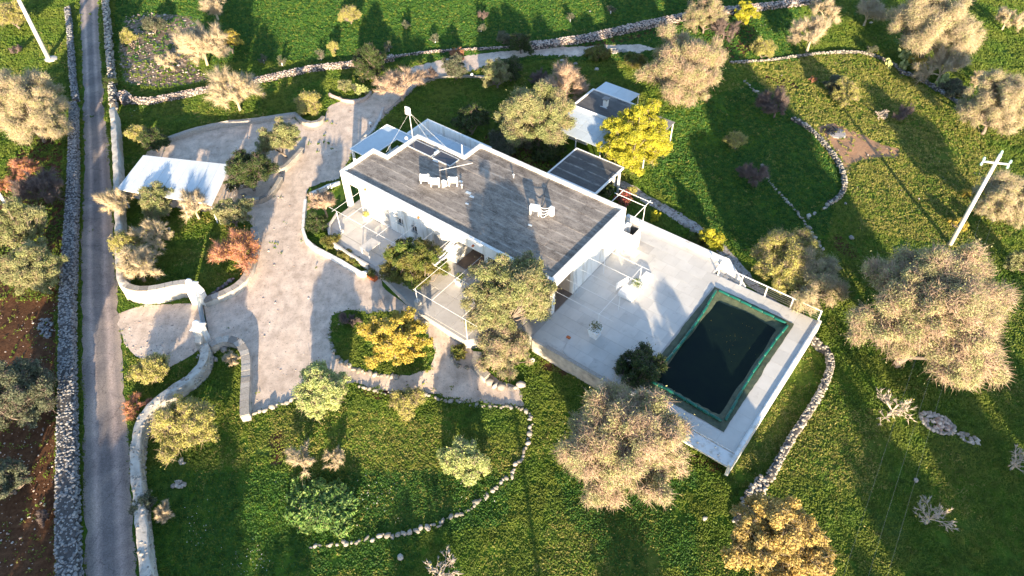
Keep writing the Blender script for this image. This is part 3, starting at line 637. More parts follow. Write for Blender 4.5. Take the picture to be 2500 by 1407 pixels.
for k, (a, b, c, d) in enumerate(OPS):
    if c < 1:
        fr = MB().box(a-.0, a+.06, 0.1, 0.16, c, d).box(b-.06, b, 0.1, 0.16, c, d).box(a, b, 0.1, 0.16, d-.06, d).box(a, b, 0.1, 0.16, c+1.0, c+1.05)
        for q in range(14): fr.box(a+.06, b-.06, 0.11, 0.15, c+.12+q*.14, c+.2+q*.14)
        fr.build('door', M_alu, house); MB().box(a, b, 0.2, 0.24, c, d).build('door_panel', M_concrete, house)
    else:
        w_ = MB().box(a, a+.05, 0.08, 0.14, c, d).box(b-.05, b, 0.08, 0.14, c, d).box(a, b, 0.08, 0.14, d-.05, d).box(a, b, 0.08, 0.14, c, c+.05).build('window', M_alu, house)
        MB().box(a+.05, b-.05, 0.1, 0.12, c+.05, d-.05).build('pane', M_darkroom, w_)
        MB().box(a-.06, b+.06, -0.06, 0.06, c-.05, c).build('sill', M_concrete, house)
MB().box(0.003, 0.42, 0.003, 0.42, -0.3, 3.3).build('pillar', M_white, house)
MB().box(2.0, 2.3, 0.3, 3.9, -0.3, 3.3).build('wall', M_white, house)
MB().box(0.003, 2.0, 3.7, 3.997, -0.3, 3.3).build('wall', M_white, house)
MB().box(1.703, 2.0, 4.0, 7.897, -0.3, 3.3).build('wall', M_white, house)
MB().box(2.0, 7.1, 7.6, 7.897, -0.3, 3.3).build('wall', M_white, house)
MB().box(7.103, 7.4, 7.9, 10.097, -0.3, 3.3).build('wall', M_white, house)
MB().box(7.4, 21.7, 9.8, 10.097, -0.9, 3.3).build('wall', M_white, house)
MB().box(21.7, 21.997, 2.8, 10.097, -0.9, 3.3).build('wall', M_white, house)
MB().box(12.3, 12.6, 0.3, 2.8, -0.3, 3.3).build('wall', M_white, house)
rw = MB(); pierced(rw, 12.3, 21.7, 2.8, 3.1, -0.3, 3.3, [(13.4, 14.4, FL, 2.7), (16.5, 18.0, FL, 2.8)]); rw.build('porch_wall', M_cream, house)
MB().box(13.4, 14.4, 2.95, 3.0, FL, 2.7).build('door', M_darkroom, house); MB().box(16.5, 18.0, 2.95, 3.0, FL, 2.8).build('door', M_darkroom, house)
MB().box(12.61, 21.99, 0.0, 2.79, FL-0.03, FL+0.02).build('porch_floor', M_brownfloor, house)
for u in (15.6, 18.6, 21.6): MB().box(u, u+0.38, 0.003, 0.38, -0.3, 3.3).build('pillar', M_white, house)
for u in (3.0, 9.0, 14.6, 20.3):
    MB().tube([(u, 0.05, 3.75), (u, -0.16, 3.72)], 0.09, 10).build('spout', M_terra, house)
for u in (8.3, 11.1): MB().tube([(u, -0.05, 3.0), (u, -0.05, FL)], 0.03, 6).build('downpipe', M_alu, house)
# pipes on the roof
MB().tube([(7.0, 7.8, TOP-.1), (7.0, 7.8, TOP+1.1)], 0.045, 8).build('vent_pipe', M_whitep, house)
for (u, v) in ((9.7, 4.5), (12.3, 8.1)):
    MB().tube([(u, v, RS), (u, v, RS+0.32)], 0.05, 8).lathe([(0.09, 0.0), (0.11, 0.05), (0.02, 0.14)], (u, v, RS+0.3), 10).build('vent_cap', M_alu, house)
for (u, v, w, l) in ((8.9, 5.0, .35, .25), (10.3, 4.2, .5, .3), (10.9, 4.0, .4, .25), (11.2, 3.1, .3, .2), (16.8, 4.0, .35, .2), (5.2, 5.9, .6, .3)):
    MB().prism([(u, v), (u+w, v+.05), (u+w*.8, v+l), (u-.05, v+l*.9)], RS-.01, RS+.012).build('patch', M_blueroof, house)

# back annexes: steel canopy and walled yard
can = houset('steel_canopy', 'pale blue L-shaped metal canopy on white posts behind the villa', 'canopy')
MB().prism([(-2.85, 3.75), (-0.55, 3.75), (-0.55, 7.35), (1.66, 7.35), (1.66, 8.4), (-2.85, 8.4)], 3.1, 3.2).build('roof', M_blueroof, can)
for a, b in (((-2.85, 3.7), (-2.85, 8.4)), ((-2.85, 8.45), (1.66, 8.45)), ((-2.85, 3.7), (-0.5, 3.7)), ((-0.5, 3.75), (-0.5, 7.3)), ((-0.5, 7.3), (1.66, 7.3))):
    MB().tube([(*a, 3.2), (*b, 3.2)], 0.06, 6).build('rim', M_whitep, can)
for p in ((-2.7, 3.85), (-2.7, 8.2), (-0.7, 3.9), (1.4, 8.2)): MB().box(p[0]-.09, p[0]+.09, p[1]-.09, p[1]+.09, -0.1, 3.1).build('post', M_whitep, can)
low = houset('lower_roof_court', 'small sunken grey service roof behind the villa inside the canopy', 'roof')
MB().box(-0.42, 1.66, 4.05, 7.2, 2.3, 2.45).build('slab', M_greyroof, low); MB().box(-0.42, -0.2, 4.05, 7.2, -0.1, 2.6).build('wall', M_white, low)
for (u, v) in ((0.3, 5.1), (1.0, 6.4), (0.7, 4.6)): MB().box(u, u+.4, v, v+.3, 2.45, 2.7).build('crate', M_darkmetal, low)
anx = houset('walled_annex', 'white walled back annex with pale blue panel roof', 'annex')
for a in ((-0.35, 7.1, 11.1, 11.35), (-0.35, -0.1, 8.5, 11.1), (7.1, 7.35, 10.1, 11.35)): MB().box(a[0], a[1], a[2], a[3], -0.2, 3.3).build('wall', M_white, anx)
MB().box(-0.1, 7.08, 8.46, 11.1, 2.3, 2.4).build('floor_slab', M_white, anx)
for i in range(5): MB().box(1.5+i*1.08, 1.5+(i+1)*1.08-.015, 8.9, 10.45, 2.75, 2.81).build('roof_panel', M_blueroof, anx)
MB().tube([(1.45, 10.5, 2.82), (7.0, 10.5, 2.82)], 0.035, 6).build('rail', M_whitep, anx)
for u in (1.6, 4.2, 6.8): MB().box(u, u+.08, 8.95, 9.03, 2.4, 2.75).box(u, u+.08, 10.3, 10.38, 2.4, 2.75).build('support', M_whitep, anx)

# antenna mast
mast = houset('antenna_mast', 'slim white mast with flat panel antenna and guy wires on villa roof', 'antenna')
mu, mv = 1.75, 7.2
MB().tube([(mu, mv, TOP), (mu-0.05, mv, TOP+3.0)], 0.03, 8).build('pole', M_whitep, mast)
MB().prism([(mu-.3, mv-.22), (mu+.28, mv-.2), (mu+.3, mv-.12), (mu+.1, mv-.04), (mu-.3, mv-.1)], TOP+2.45, TOP+3.2).build('panel_antenna', M_whitep, mast, bevel=0.03)
MB().box(mu-.2, mu-.02, mv-.34, mv-.22, TOP+2.55, TOP+3.0).build('receiver_box', M_concrete, mast)
for e in ((1.3, 4.3), (3.0, 7.85), (5.3, 7.8)): MB().tube([(mu, mv, TOP+2.6), (e[0], e[1], TOP+0.0)], 0.006, 5).build('guy_wire', M_whitep, mast)
MB().lathe([(0.05, 0), (0.14, 0.05), (0.14, 0.22), (0.05, 0.28)], (1.45, 6.7, TOP), 12).build('junction_box', M_whitep, mast)
sp_ = []
for i, (a, b, c, d, lb) in enumerate(((2.15, 4.75, 6.2, 7.2, 'left dark glass solar panel lying flat on villa roof by the mast'), (5.0, 7.0, 6.15, 7.25, 'right dark glass solar panel lying flat on villa roof nearer the white vent pipe'))):
    t = houset('solar_panel', lb, 'solar panel', 'solar panels on the roof')
    MB().box(a, b, c, d, RS+0.06, RS+0.1).build('glass', M_panel, t)
    for q in ((a-.05, a, c-.05, d+.05), (b, b+.05, c-.05, d+.05), (a, b, c-.05, c), (a, b, d, d+.05)): MB().box(*q, RS+0.0, RS+0.12).build('frame', M_alu, t)
tk = houset('hot_water_tank', 'small pale blue box between the solar panels', 'tank'); MB().box(4.78, 4.95, 6.6, 7.1, RS+.02, RS+.3).build('body', M_blueroof, tk, bevel=0.03)
pp = MB().tube([(7.2, 4.6, RS+.65), (8.3, 7.6, RS+.08)], 0.022, 6).build('pipe', M_whitep); 
pp.location = (ORG[0], ORG[1], 0); pp.rotation_euler = (0, 0, HTH); tag(pp, 'thin white pipe running across the roof beside the solar panels', 'pipe')

def ac_unit(u, v, rz, label, w=0.8, h=0.52, d=0.32, leg=0.25, open_=False, eye=True):
    q = W(u, v); t = thing('air_conditioner', label, 'air conditioner', (q[0], q[1], RS), HTH+rz, 'air conditioners on the villa roof')
    if open_:
        MB().box(-w/2, w/2, -d/2, d/2, leg+h-.06, leg+h).box(-w/2, -w/2+.05, -d/2, d/2, leg, leg+h-.06).box(w/2-.05, w/2, -d/2, d/2, leg, leg+h-.06).build('casing', M_whitep, t)
        MB().box(-w/2+.05, w/2-.05, -.02, d/2-.02, leg, leg+h-.06).build('coil', M_concrete, t)
    else:
        MB().box(-w/2, w/2, -d/2, d/2, leg, leg+h).build('casing', M_whitep, t, bevel=0.02)
        MB().lathe([(0.22, 0), (0.22, 0.02)], (0, 0, 0), 20).build('fan_grille', M_concrete, t).matrix_local = Matrix.Translation((-.12, -d/2-.001, leg+h/2)) @ Matrix.Rotation(R_(90), 4, 'X')
    for sx in (-1, 1):
        for sy in (-1, 1): MB().box(sx*(w/2-.07)-.045, sx*(w/2-.07)+.045, sy*(d/2-.05)-.03, sy*(d/2-.05)+.03, 0, leg).build('leg', M_whitep, t)
        if eye:
            pts = [(sx*(w/2-.08)+.07*math.cos(a), 0, leg+h+.09*math.sin(a)*1.6) for a in np.linspace(0, math.pi, 8)]; MB().tube(pts, 0.014, 5).build('lifting_eye', M_whitep, t)
    return t
ac_unit(6.75, 3.25, R_(34), 'white air conditioner unit, leftmost of the cluster on the roof')
ac_unit(7.75, 3.4, R_(34), 'white air conditioner unit at the front middle of the roof cluster')
ac_unit(8.9, 4.35, R_(34), 'open-fronted air conditioner frame, rightmost of the roof cluster', open_=True)
ac_unit(16.5, 5.35, R_(22), 'lone air conditioner with pipe hoses near the middle of the roof', w=0.8, h=0.5, leg=0.45, eye=False)
t = houset('pipe_box', 'small white box with hoses between the clustered roof units', 'box'); MB().box(8.1, 8.45, 3.8, 4.05, RS, RS+.5).build('box', M_whitep, t, bevel=.03); MB().tube([(8.3, 3.7, RS+.3), (8.45, 3.5, RS+.12), (8.75, 3.9, RS+.25)], 0.035, 6).build('hose', M_whitep, t)
t = houset('duct_box', 'tall cream duct box joined by hoses to the lone roof unit', 'box'); MB().box(17.45, 17.8, 5.9, 6.2, RS, RS+.85).build('box', M_whitep, t, bevel=.03)
for k in range(4):
    a = np.linspace(0, 1, 8); pts = [(16.85+.65*s, 5.6+.35*s-.12*math.sin(s*3.14)*(1+k*.6), RS+.75-k*.16-.1*math.sin(s*3.14)*k) for s in a]
    MB().tube(pts, 0.025, 6).build('hose', M_whitep, t)
t = houset('roof_cable', 'dark cable run crossing the roof to the lone air conditioner', 'cable'); MB().tube([(14.8, 9.8, RS+.03), (15.3, 8.5, RS+.05), (16.5, 6.2, RS+.05)], 0.02, 5).build('cable', M_darkmetal, t)

# ------------------------------------------------------------------ pergolas
def pergola(name, label, bars, posts, blocks=()):
    t = houset(name, label, 'pergola')
    for a, b, z in bars: MB().tube([(*a, z), (*b, z)], 0.015, 5).build('bar', M_whitep, t)
    for (u, v, z) in posts: MB().tube([(u, v, FL), (u, v, z)], 0.025, 6).build('post', M_whitep, t)
    for (u, v, w, h) in blocks: MB().box(u-w, u+w, v-w, v+w, FL-.03, FL+h).build('footing', M_concrete, t, bevel=.03)
    return t
Z = 2.85
pergola('pergola', 'white pipe pergola along the front wall of the villa', [((1.3, -2.8), (9.3, -2.8), Z)]+[((u, 0.0), (u, -3.1), Z+.06) for u in (2.0, 3.6, 5.4, 7.1, 8.7, 10.4, 12.1)], [(2.25, -2.85, Z), (9.2, -2.8, Z), (7.1, -0.25, Z)], [(2.25, -2.85, .17, .22)])
pergola('pergola', 'white pipe pergola over the entrance terrace beside the dark green tree', [((13.4, -5.65), (19.5, -5.65), Z), ((12.8, -2.8), (17.4, -2.8), Z)]+[((u, -5.65), (u, 0.0), Z+.06) for u in (13.5, 15.3)]+[((18.1, -5.65), (18.1, -3.4), Z)], [(13.5, -5.5, Z), (18.4, -5.6, Z), (16.0, -2.9, Z)], [(13.4, -5.4, .2, .85)])
pergola('pergola', 'grey-white pipe pergola on the pool terrace by the east wall', [((21.95, v), (27.0 if v < 6 else 26.4, v), Z+.06) for v in (0.4, 1.9, 3.4, 4.85, 6.4)]+[((25.75, 0.4), (25.75, 6.4), Z)], [(25.72, 0.48, Z), (25.72, 6.45, Z), (22.7, 6.1, Z), (25.75, 3.4, Z)])
t = houset('rolled_awning', 'rolled striped white awning slung under the entrance pergola', 'awning')
for k in range(3): MB().tube([(12.3+k*.28, -0.1, Z-.05), (12.35+k*.28, -1.5, Z-.2), (12.4+k*.28, -2.75, Z-.06)], 0.1, 8).build('fabric_roll', M_cloth, t)

def planter(q, z, label, w=0.26, h=0.5, m=None, kind='box'):
    t = thing('planter', label, 'planter', (q[0], q[1], z), HTH, 'white planters on the terrace'); m = m or M_whitep
    MB().prism([(-w*.8, -w*.8), (w*.8, -w*.8), (w*.8, w*.8), (-w*.8, w*.8)], 0, h*.0+.02).build('base', m, t)
    mb = MB(); b = [(-w*.75, -w*.75), (w*.75, -w*.75), (w*.75, w*.75), (-w*.75, w*.75)]; tp = [(-w, -w), (w, -w), (w, w), (-w, w)]
    mb.v = [(*p, 0.02) for p in b]+[(*p, h) for p in tp]; mb.f = [(0, 3, 2, 1)]+[(i, (i+1) % 4, 4+(i+1) % 4, 4+i) for i in range(4)]+[(4, 5, 6, 7)]
    mb.build('pot', m, t, bevel=0.012)
    return t

# ------------------------------------------------------------------ leaf and twig generators (numpy)
def rand_dirs(rng, n, up=0.0):
    d = rng.normal(size=(n, 3)); d[:, 2] += up; return d/np.linalg.norm(d, axis=1)[:, None]
def frames(D):
    a = np.where(np.abs(D[:, 2:3]) < 0.9, np.array([[0, 0, 1.0]]), np.array([[1.0, 0, 0]]))
    e1 = np.cross(D, a); e1 /= np.linalg.norm(e1, axis=1)[:, None]+1e-9; return e1, np.cross(D, e1)
def spikes(P0, P1, r):
    """3-sided tapering twigs"""
    D = P1-P0; L = np.linalg.norm(D, axis=1)[:, None]+1e-9; e1, e2 = frames(D/L); n = len(P0); V = np.empty((n, 4, 3))
    for k in range(3):
        t = 2.094*k; V[:, k] = P0+(e1*math.cos(t)+e2*math.sin(t))*r[:, None]
    V[:, 3] = P1; b = (np.arange(n)*4)[:, None]
    F = np.concatenate([b+np.array([[0, 1, 3]]), b+np.array([[1, 2, 3]]), b+np.array([[2, 0, 3]])]); return V.reshape(-1, 3), F
def frusta(P0, P1, r0, r1, k=5):
    D = P1-P0; L = np.linalg.norm(D, axis=1)[:, None]+1e-9; e1, e2 = frames(D/L); n = len(P0); V = np.empty((n, 2*k, 3))
    for j in range(k):
        t = 6.2832*j/k; c = e1*math.cos(t)+e2*math.sin(t); V[:, j] = P0+c*r0[:, None]; V[:, k+j] = P1+c*r1[:, None]
    b = (np.arange(n)*2*k)[:, None]; F = np.concatenate([b+np.array([[j, (j+1) % k, k+(j+1) % k, k+j]]) for j in range(k)]); return V.reshape(-1, 3), F
def leaves(P, s, rng, N=None, asp=0.45, tilt=0.7):
    """rhombus leaves, normal near N"""
    n = len(P); nn = rand_dirs(rng, n) if N is None else N+rng.normal(size=(n, 3))*tilt
    nn /= np.linalg.norm(nn, axis=1)[:, None]+1e-9
    e1, e2 = frames(nn); a = rng.uniform(0, 6.28, n)[:, None]; x = e1*np.cos(a)+e2*np.sin(a); y = np.cross(nn, x)
    s = s[:, None]; V = np.stack([P-x*s*.5, P+y*s*asp*.5+x*s*.05, P+x*s*.5, P-y*s*asp*.5+x*s*.05], 1)
    F = (np.arange(n)*4)[:, None]+np.array([[0, 1, 2, 3]]); return V.reshape(-1, 3), F

LM = {
 'olive': leafmat('olive_leaves', [(0.102, 0.137, 0.045), (0.205, 0.240, 0.091), (0.349, 0.365, 0.161), (0.164, 0.194, 0.071)], patch=(0.307, 0.297, 0.151)),
 'dryolive': leafmat('dry_olive_leaves', [(0.166, 0.182, 0.075), (0.333, 0.343, 0.160), (0.450, 0.453, 0.235), (0.215, 0.243, 0.094)], patch=(0.373, 0.343, 0.188), pscale=.6),
 'golden': leafmat('golden_leaves', [(0.366, 0.254, 0.048), (0.610, 0.444, 0.096), (0.512, 0.457, 0.084), (0.244, 0.216, 0.048)]),
 'oak': leafmat('golden_oak_leaves', [(0.366, 0.254, 0.072), (0.634, 0.457, 0.156), (0.512, 0.381, 0.120), (0.195, 0.178, 0.060)], patch=(0.439, 0.318, 0.120), pscale=0.8),
 'lime': leafmat('bright_yellow_green_leaves', [(0.382, 0.384, 0.032), (0.583, 0.512, 0.054), (0.471, 0.470, 0.043), (0.224, 0.256, 0.032)], trans=0.3),
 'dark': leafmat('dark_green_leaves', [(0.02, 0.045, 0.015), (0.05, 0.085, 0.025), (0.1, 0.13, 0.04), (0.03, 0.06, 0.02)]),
 'laurel': leafmat('glossy_green_leaves', [(0.037, 0.076, 0.018), (0.110, 0.178, 0.030), (0.195, 0.241, 0.048), (0.061, 0.114, 0.024)], patch=(0.183, 0.152, 0.048), pscale=0.7),
 'pepper': leafmat('pale_feathery_leaves', [(0.293, 0.381, 0.120), (0.488, 0.572, 0.216), (0.586, 0.584, 0.264), (0.220, 0.279, 0.096)], trans=0.3),
 'yellowish': leafmat('yellowish_leaves', [(0.268, 0.254, 0.072), (0.512, 0.457, 0.156), (0.415, 0.406, 0.120), (0.171, 0.191, 0.048)]),
 'orange': leafmat('orange_leaves', [(0.378, 0.158, 0.040), (0.540, 0.263, 0.080), (0.450, 0.315, 0.120), (0.270, 0.126, 0.050)], trans=0.3),
 'herb': leafmat('broad_herb_leaves', [(0.060, 0.153, 0.033), (0.160, 0.289, 0.066), (0.300, 0.383, 0.132), (0.080, 0.187, 0.055)], trans=0.3),
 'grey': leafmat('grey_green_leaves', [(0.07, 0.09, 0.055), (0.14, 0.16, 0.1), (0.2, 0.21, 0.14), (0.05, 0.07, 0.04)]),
 'pink': leafmat('magenta_bracts', [(0.4, 0.05, 0.1), (0.5, 0.12, 0.12), (0.1, 0.14, 0.04), (0.3, 0.06, 0.08)]),
}
TM = {
 'tan': mat('tan_twigs', flat((0.356, 0.283, 0.181), 0.15), 2, 0.9), 'pale': mat('pale_dry_twigs', flat((0.455, 0.371, 0.257), 0.12), 2, 0.9),
 'pinktan': mat('pinkish_twigs', flat((0.42, 0.31, 0.23), 0.14), 1.5, 0.9), 'red': mat('reddish_twigs', flat((0.42, 0.2, 0.14), 0.15), 2, 0.9),
 'dull': mat('dull_brown_twigs', flat((0.16, 0.12, 0.11), 0.15), 2, 0.9), 'white': mat('bleached_branches', flat((0.5, 0.42, 0.35), 0.1), 2, 0.85),
}
# kind: leaf material, twig material, leaves per m2 of crown, leaf size, twigs per m2, clump roughness, trunk share of R, vertical squash, structure
KINDS = {
 'olive':   ('olive', 'tan', 230, .14, 30, .27, .06, .98, 'clump'),
 'oliveD':  ('olive', 'dull', 130, .16, 22, .30, .25, .85, 'clump'),
 'dry':     ('dryolive', 'pinktan', 170, .115, 95, .25, .05, .95, 'clump'),
 'drybare': ('dryolive', 'pale', 70, .11, 130, .25, .10, .95, 'clump'),
 'golden':  ('golden', 'tan', 280, .15, 14, .25, .08, .8, 'clump'),
 'oak':     ('oak', 'tan', 210, .17, 22, .24, .12, .85, 'clump'),
 'lime':    ('lime', 'tan', 330, .14, 8, .27, .08, 1.1, 'clump'),
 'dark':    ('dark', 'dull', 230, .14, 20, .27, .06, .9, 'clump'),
 'laurel':  ('laurel', 'dull', 300, .14, 8, .26, .04, .85, 'clump'),
 'pepper':  ('pepper', 'pale', 260, .15, 25, .27, .06, .8, 'clump'),
 'yellow':  ('yellowish', 'tan', 210, .12, 45, .27, .05, .85, 'clump'),
 'lowgreen':('herb', 'tan', 150, .26, 3, .3, .02, .3, 'clump'),
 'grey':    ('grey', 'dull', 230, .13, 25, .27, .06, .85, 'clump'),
 'bare':    ('dryolive', 'pale', 5, .1, 0, .3, .25, .85, 'fan'),
 'bareleaf':('yellowish', 'pale', 45, .11, 0, .3, .2, .85, 'fan'),
 'barered': ('orange', 'pinktan', 5, .1, 0, .3, .2, .85, 'fan'),
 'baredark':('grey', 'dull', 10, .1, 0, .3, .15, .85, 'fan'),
 'orange':  ('orange', 'red', 105, .17, 0, .3, .12, .7, 'fan'),
 'pink':    ('pink', 'tan', 150, .14, 20, .28, .1, .9, 'clump'),
 'tall':    ('dark', 'dull', 60, .3, 6, .30, .75, 1.6, 'clump'),
 'fig':     ('yellowish', 'white', 3, .16, 0, .3, .2, .7, 'fig'),
}
def build_tree(name, label, cat, kind, x, y, z, Rr, seed, group=None, sq=None, dens=1.0, extra=None, shared=None):
    lm, tm, ld, ls, td, cr, ts, vs, st = KINDS[kind]; vs = sq or vs
    rng = np.random.default_rng(seed); t = thing(name, label, cat, (x, y, z), 0, group)
    H0 = ts*Rr*2.0 if Rr > 1.0 else ts*Rr; Rz = Rr*vs; cz = H0+Rz*0.8 if st == 'clump' else H0
    thick = 0.036*Rr+0.03
    TV, TF, off = [], [], 0
    SV, SF, soff = [], [], 0
    LP, LN = [], []
    def addf(a, b, r0, r1):
        nonlocal off
        V, F = frusta(a, b, r0, r1); TV.append(V); TF.append(F+off); off += len(V)
    def adds(a, b, r):
        nonlocal soff
        V, F = spikes(a, b, r); SV.append(V); SF.append(F+soff); soff += len(V)
    lean = rng.normal(0, .04, 2)*Rr
    if st == 'clump':
        top = np.array([lean[0], lean[1], H0+0.1*Rz])
        mid = np.array([lean[0]*.3+.08*Rr*rng.normal(), lean[1]*.3, H0*.5])
        addf(np.array([[0, 0, -.3], mid]), np.array([mid, top]), np.array([thick*1.5, thick*1.15]), np.array([thick*1.15, thick]))
        nb = int(np.clip(8+Rr*2.8, 9, 26)); bd = rand_dirs(rng, nb*6, .2); bd = bd[bd[:, 2] > -0.45]
        sel = [bd[0]]
        for q_ in bd[1:]:
            if len(sel) < nb and max(float(np.dot(q_, w_)) for w_ in sel) < (.9 if len(sel) > nb*.6 else .8): sel.append(q_)
        bd = np.array(sel); nb = len(bd); bc = bd*(rng.uniform(.42, .72, nb)*np.where(bd[:, 2] < 0, 1.05, 1))[:, None]
        bc = np.vstack([bc, [[0, 0, .15]]]); nb += 1; per = int(np.clip(4+Rr*1.5, 4, 12)); nc = nb*per; bi = np.repeat(np.arange(nb), per)
        unit = bc[bi]+rand_dirs(rng, nc)*(rng.uniform(0, 1, nc)**.5*.36)[:, None]; unit[:, 2] = np.maximum(unit[:, 2], -.62)
        C = unit*np.array([Rr, Rr, Rz])+np.array([lean[0], lean[1], cz])
        dirs = unit
        crad = Rr*cr*(.74 if Rr > 2.5 else .85)*rng.uniform(.6, 1.4, nc)*(1.2 if Rr < 1.6 else 1.0)
        npri = int(np.clip(3+Rr, 3, 8)); pa = rng.uniform(0, 6.28, npri); pe = rng.uniform(.5, 1.2, npri)
        PR = top+np.stack([np.cos(pa)*np.cos(pe), np.sin(pa)*np.cos(pe), np.sin(pe)], -1)*np.array([Rr, Rr, Rz])*.5
        addf(np.repeat(top[None], npri, 0), PR, np.full(npri, thick*.75), np.full(npri, thick*.45))
        near = np.argmin(((C[:, None]-PR[None])**2).sum(-1), 1); mids = (PR[near]+C)*.5+rng.normal(0, .06*Rr, C.shape)
        addf(PR[near], mids, np.full(nc, thick*.42), np.full(nc, thick*.28)); addf(mids, C, np.full(nc, thick*.28), np.full(nc, thick*.12))
        area = 4.2*crad**2*3.0
        nl = (ld*dens*area*.55).astype(int).clip(4); ntw = (td*dens*area*.42).astype(int)
        cid = np.repeat(np.arange(nc), ntw); n = len(cid)
        if n:
            cen = np.array([lean[0], lean[1], cz]); outd = (C-cen)/np.array([Rr, Rr, Rz])
            d = rand_dirs(rng, n)+outd[cid]*.55+np.array([0, 0, .2]); d /= np.linalg.norm(d, axis=1)[:, None]
            a = C[cid]+rand_dirs(rng, n)*crad[cid][:, None]*rng.uniform(0, .75, n)[:, None]; L = np.minimum(crad[cid]*rng.uniform(.3, 1.05, n), .85)
            adds(a, a+d*L[:, None], np.full(n, .012+.0012*Rr))
            e = a+d*L[:, None]; m2 = rng.random(n) < .3; LP.append(e[m2]); LN.append(d[m2])
        cid = np.repeat(np.arange(nc), nl); n = len(cid); d = rand_dirs(rng, n, .2); rr_ = rng.uniform(0, 1, n)**.45
        # sub-clumps make the leaf masses lumpy
        sub = rng.normal(size=(nc, 9, 3)); sub /= np.linalg.norm(sub, axis=2)[:, :, None]; sub[:, :, 2] = sub[:, :, 2]*.8+.1; k = rng.integers(0, 9, n)
        p = C[cid]+crad[cid][:, None]*(sub[cid, k]*.62+d*rr_[:, None]*.42); p[:, 2] = C[cid][:, 2]+(p[:, 2]-C[cid][:, 2])*.85
        nn = p-C[cid]+np.array([0, 0, .25])*crad[cid][:, None]; nn /= np.linalg.norm(nn, axis=1)[:, None]; LP.append(p); LN.append(nn)
    else:
        n1 = int(np.clip(4+Rr*1.5, 4, 9)) if st == 'fan' else 5
        a = rng.uniform(0, 6.28)+np.arange(n1)*6.283/n1+rng.normal(0, .3, n1); e = rng.uniform(.35, 1.25, n1)
        D = np.stack([np.cos(a)*np.cos(e), np.sin(a)*np.cos(e), np.sin(e)*vs*1.15], -1)
        top = np.array([lean[0]*.5, lean[1]*.5, H0]); addf(np.array([[0, 0, -.25]]), top[None], np.array([thick*1.5]), np.array([thick*.95]))
        P0 = np.repeat(top[None], n1, 0); L = Rr*rng.uniform(.42, .58, n1); P1 = P0+D*L[:, None]; r = np.full(n1, thick*.7)
        addf(P0, P1, r, r*.55); lev = [(P0, P1, D, L, r*.55)]
        ks = (5, 6) if st == 'fan' else (4, 4)
        P0, P1, D, Lc, r = lev[0]
        for li, kk in enumerate(ks):
            m = len(P0); id_ = np.repeat(np.arange(m), kk); tt = rng.uniform(.3, 1.0, len(id_)); tt[::kk] = 1.0
            a0 = P0[id_]+(P1-P0)[id_]*tt[:, None]; d = D[id_]+rng.normal(0, .42 if st == 'fan' else .6, (len(id_), 3))+np.array([0, 0, .14]); d /= np.linalg.norm(d, axis=1)[:, None]
            L2 = Lc[id_]*rng.uniform(.55, .85, len(id_)); b0 = a0+d*L2[:, None]; rr2 = np.maximum(r[id_]*.62, .012)
            addf(a0, b0, rr2, rr2*.5); P0, P1, D, Lc, r = a0, b0, d, L2, rr2*.55
        if st == 'fan':
            kk = int(np.clip(46*dens*(Rr/2.2)**.5, 10, 80)); m = len(P0); id_ = np.repeat(np.arange(m), kk); n = len(id_); tt = rng.uniform(.1, 1.0, n)
            a0 = P0[id_]+(P1-P0)[id_]*tt[:, None]; d = D[id_]+rng.normal(0, .5, (n, 3))+np.array([0, 0, .1]); d /= np.linalg.norm(d, axis=1)[:, None]
            L3 = Lc[id_]*rng.uniform(.45, 1.15, n); b0 = a0+d*L3[:, None]; adds(a0, b0, np.full(n, .010+.002*Rr)); nleaf = int(ld*dens*6*Rr*Rr)
            if nleaf: k = rng.integers(0, n, nleaf); LP.append(a0[k]+(b0-a0)[k]*rng.uniform(.4, 1, nleaf)[:, None]+rng.normal(0, .05, (nleaf, 3))); LN.append(rand_dirs(rng, nleaf, .5))
        else:
            kk = 5; m = len(P0); id_ = np.repeat(np.arange(m), kk); n = len(id_); tt = rng.uniform(.3, 1.0, n); a0 = P0[id_]+(P1-P0)[id_]*tt[:, None]
            d = D[id_]+rng.normal(0, .55, (n, 3))+np.array([0, 0, .25]); d /= np.linalg.norm(d, axis=1)[:, None]; b0 = a0+d*(Lc[id_]*rng.uniform(.4, .9, n))[:, None]; adds(a0, b0, np.full(n, .03))
            nleaf = int(ld*dens*8*Rr*Rr)
            if nleaf: k = rng.integers(0, n, nleaf); LP.append(b0[k]+rng.normal(0, .08, (nleaf, 3))); LN.append(rand_dirs(rng, nleaf, .5))
    V = np.vstack(TV); V[:, 2] = np.maximum(V[:, 2], -.3)
    link('trunk', npmesh('trunk', V, None, np.vstack(TF), True), TM[tm] if st != 'clump' else M_bark, t)
    if SV: link('branches', npmesh('branches', np.vstack(SV), np.vstack(SF)), TM[tm], t)['kind'] = 'stuff'
    if LP:
        P = np.vstack(LP); N = np.vstack(LN); keep = P[:, 2] > .03; P = P[keep]; N = N[keep]
        s = ls*rng.uniform(.6, 1.35, len(P))*(0.8+0.06*Rr); V, F = leaves(P, s, rng, N); link('crown', npmesh('crown', V, None, F), LM[lm], t)
    return t
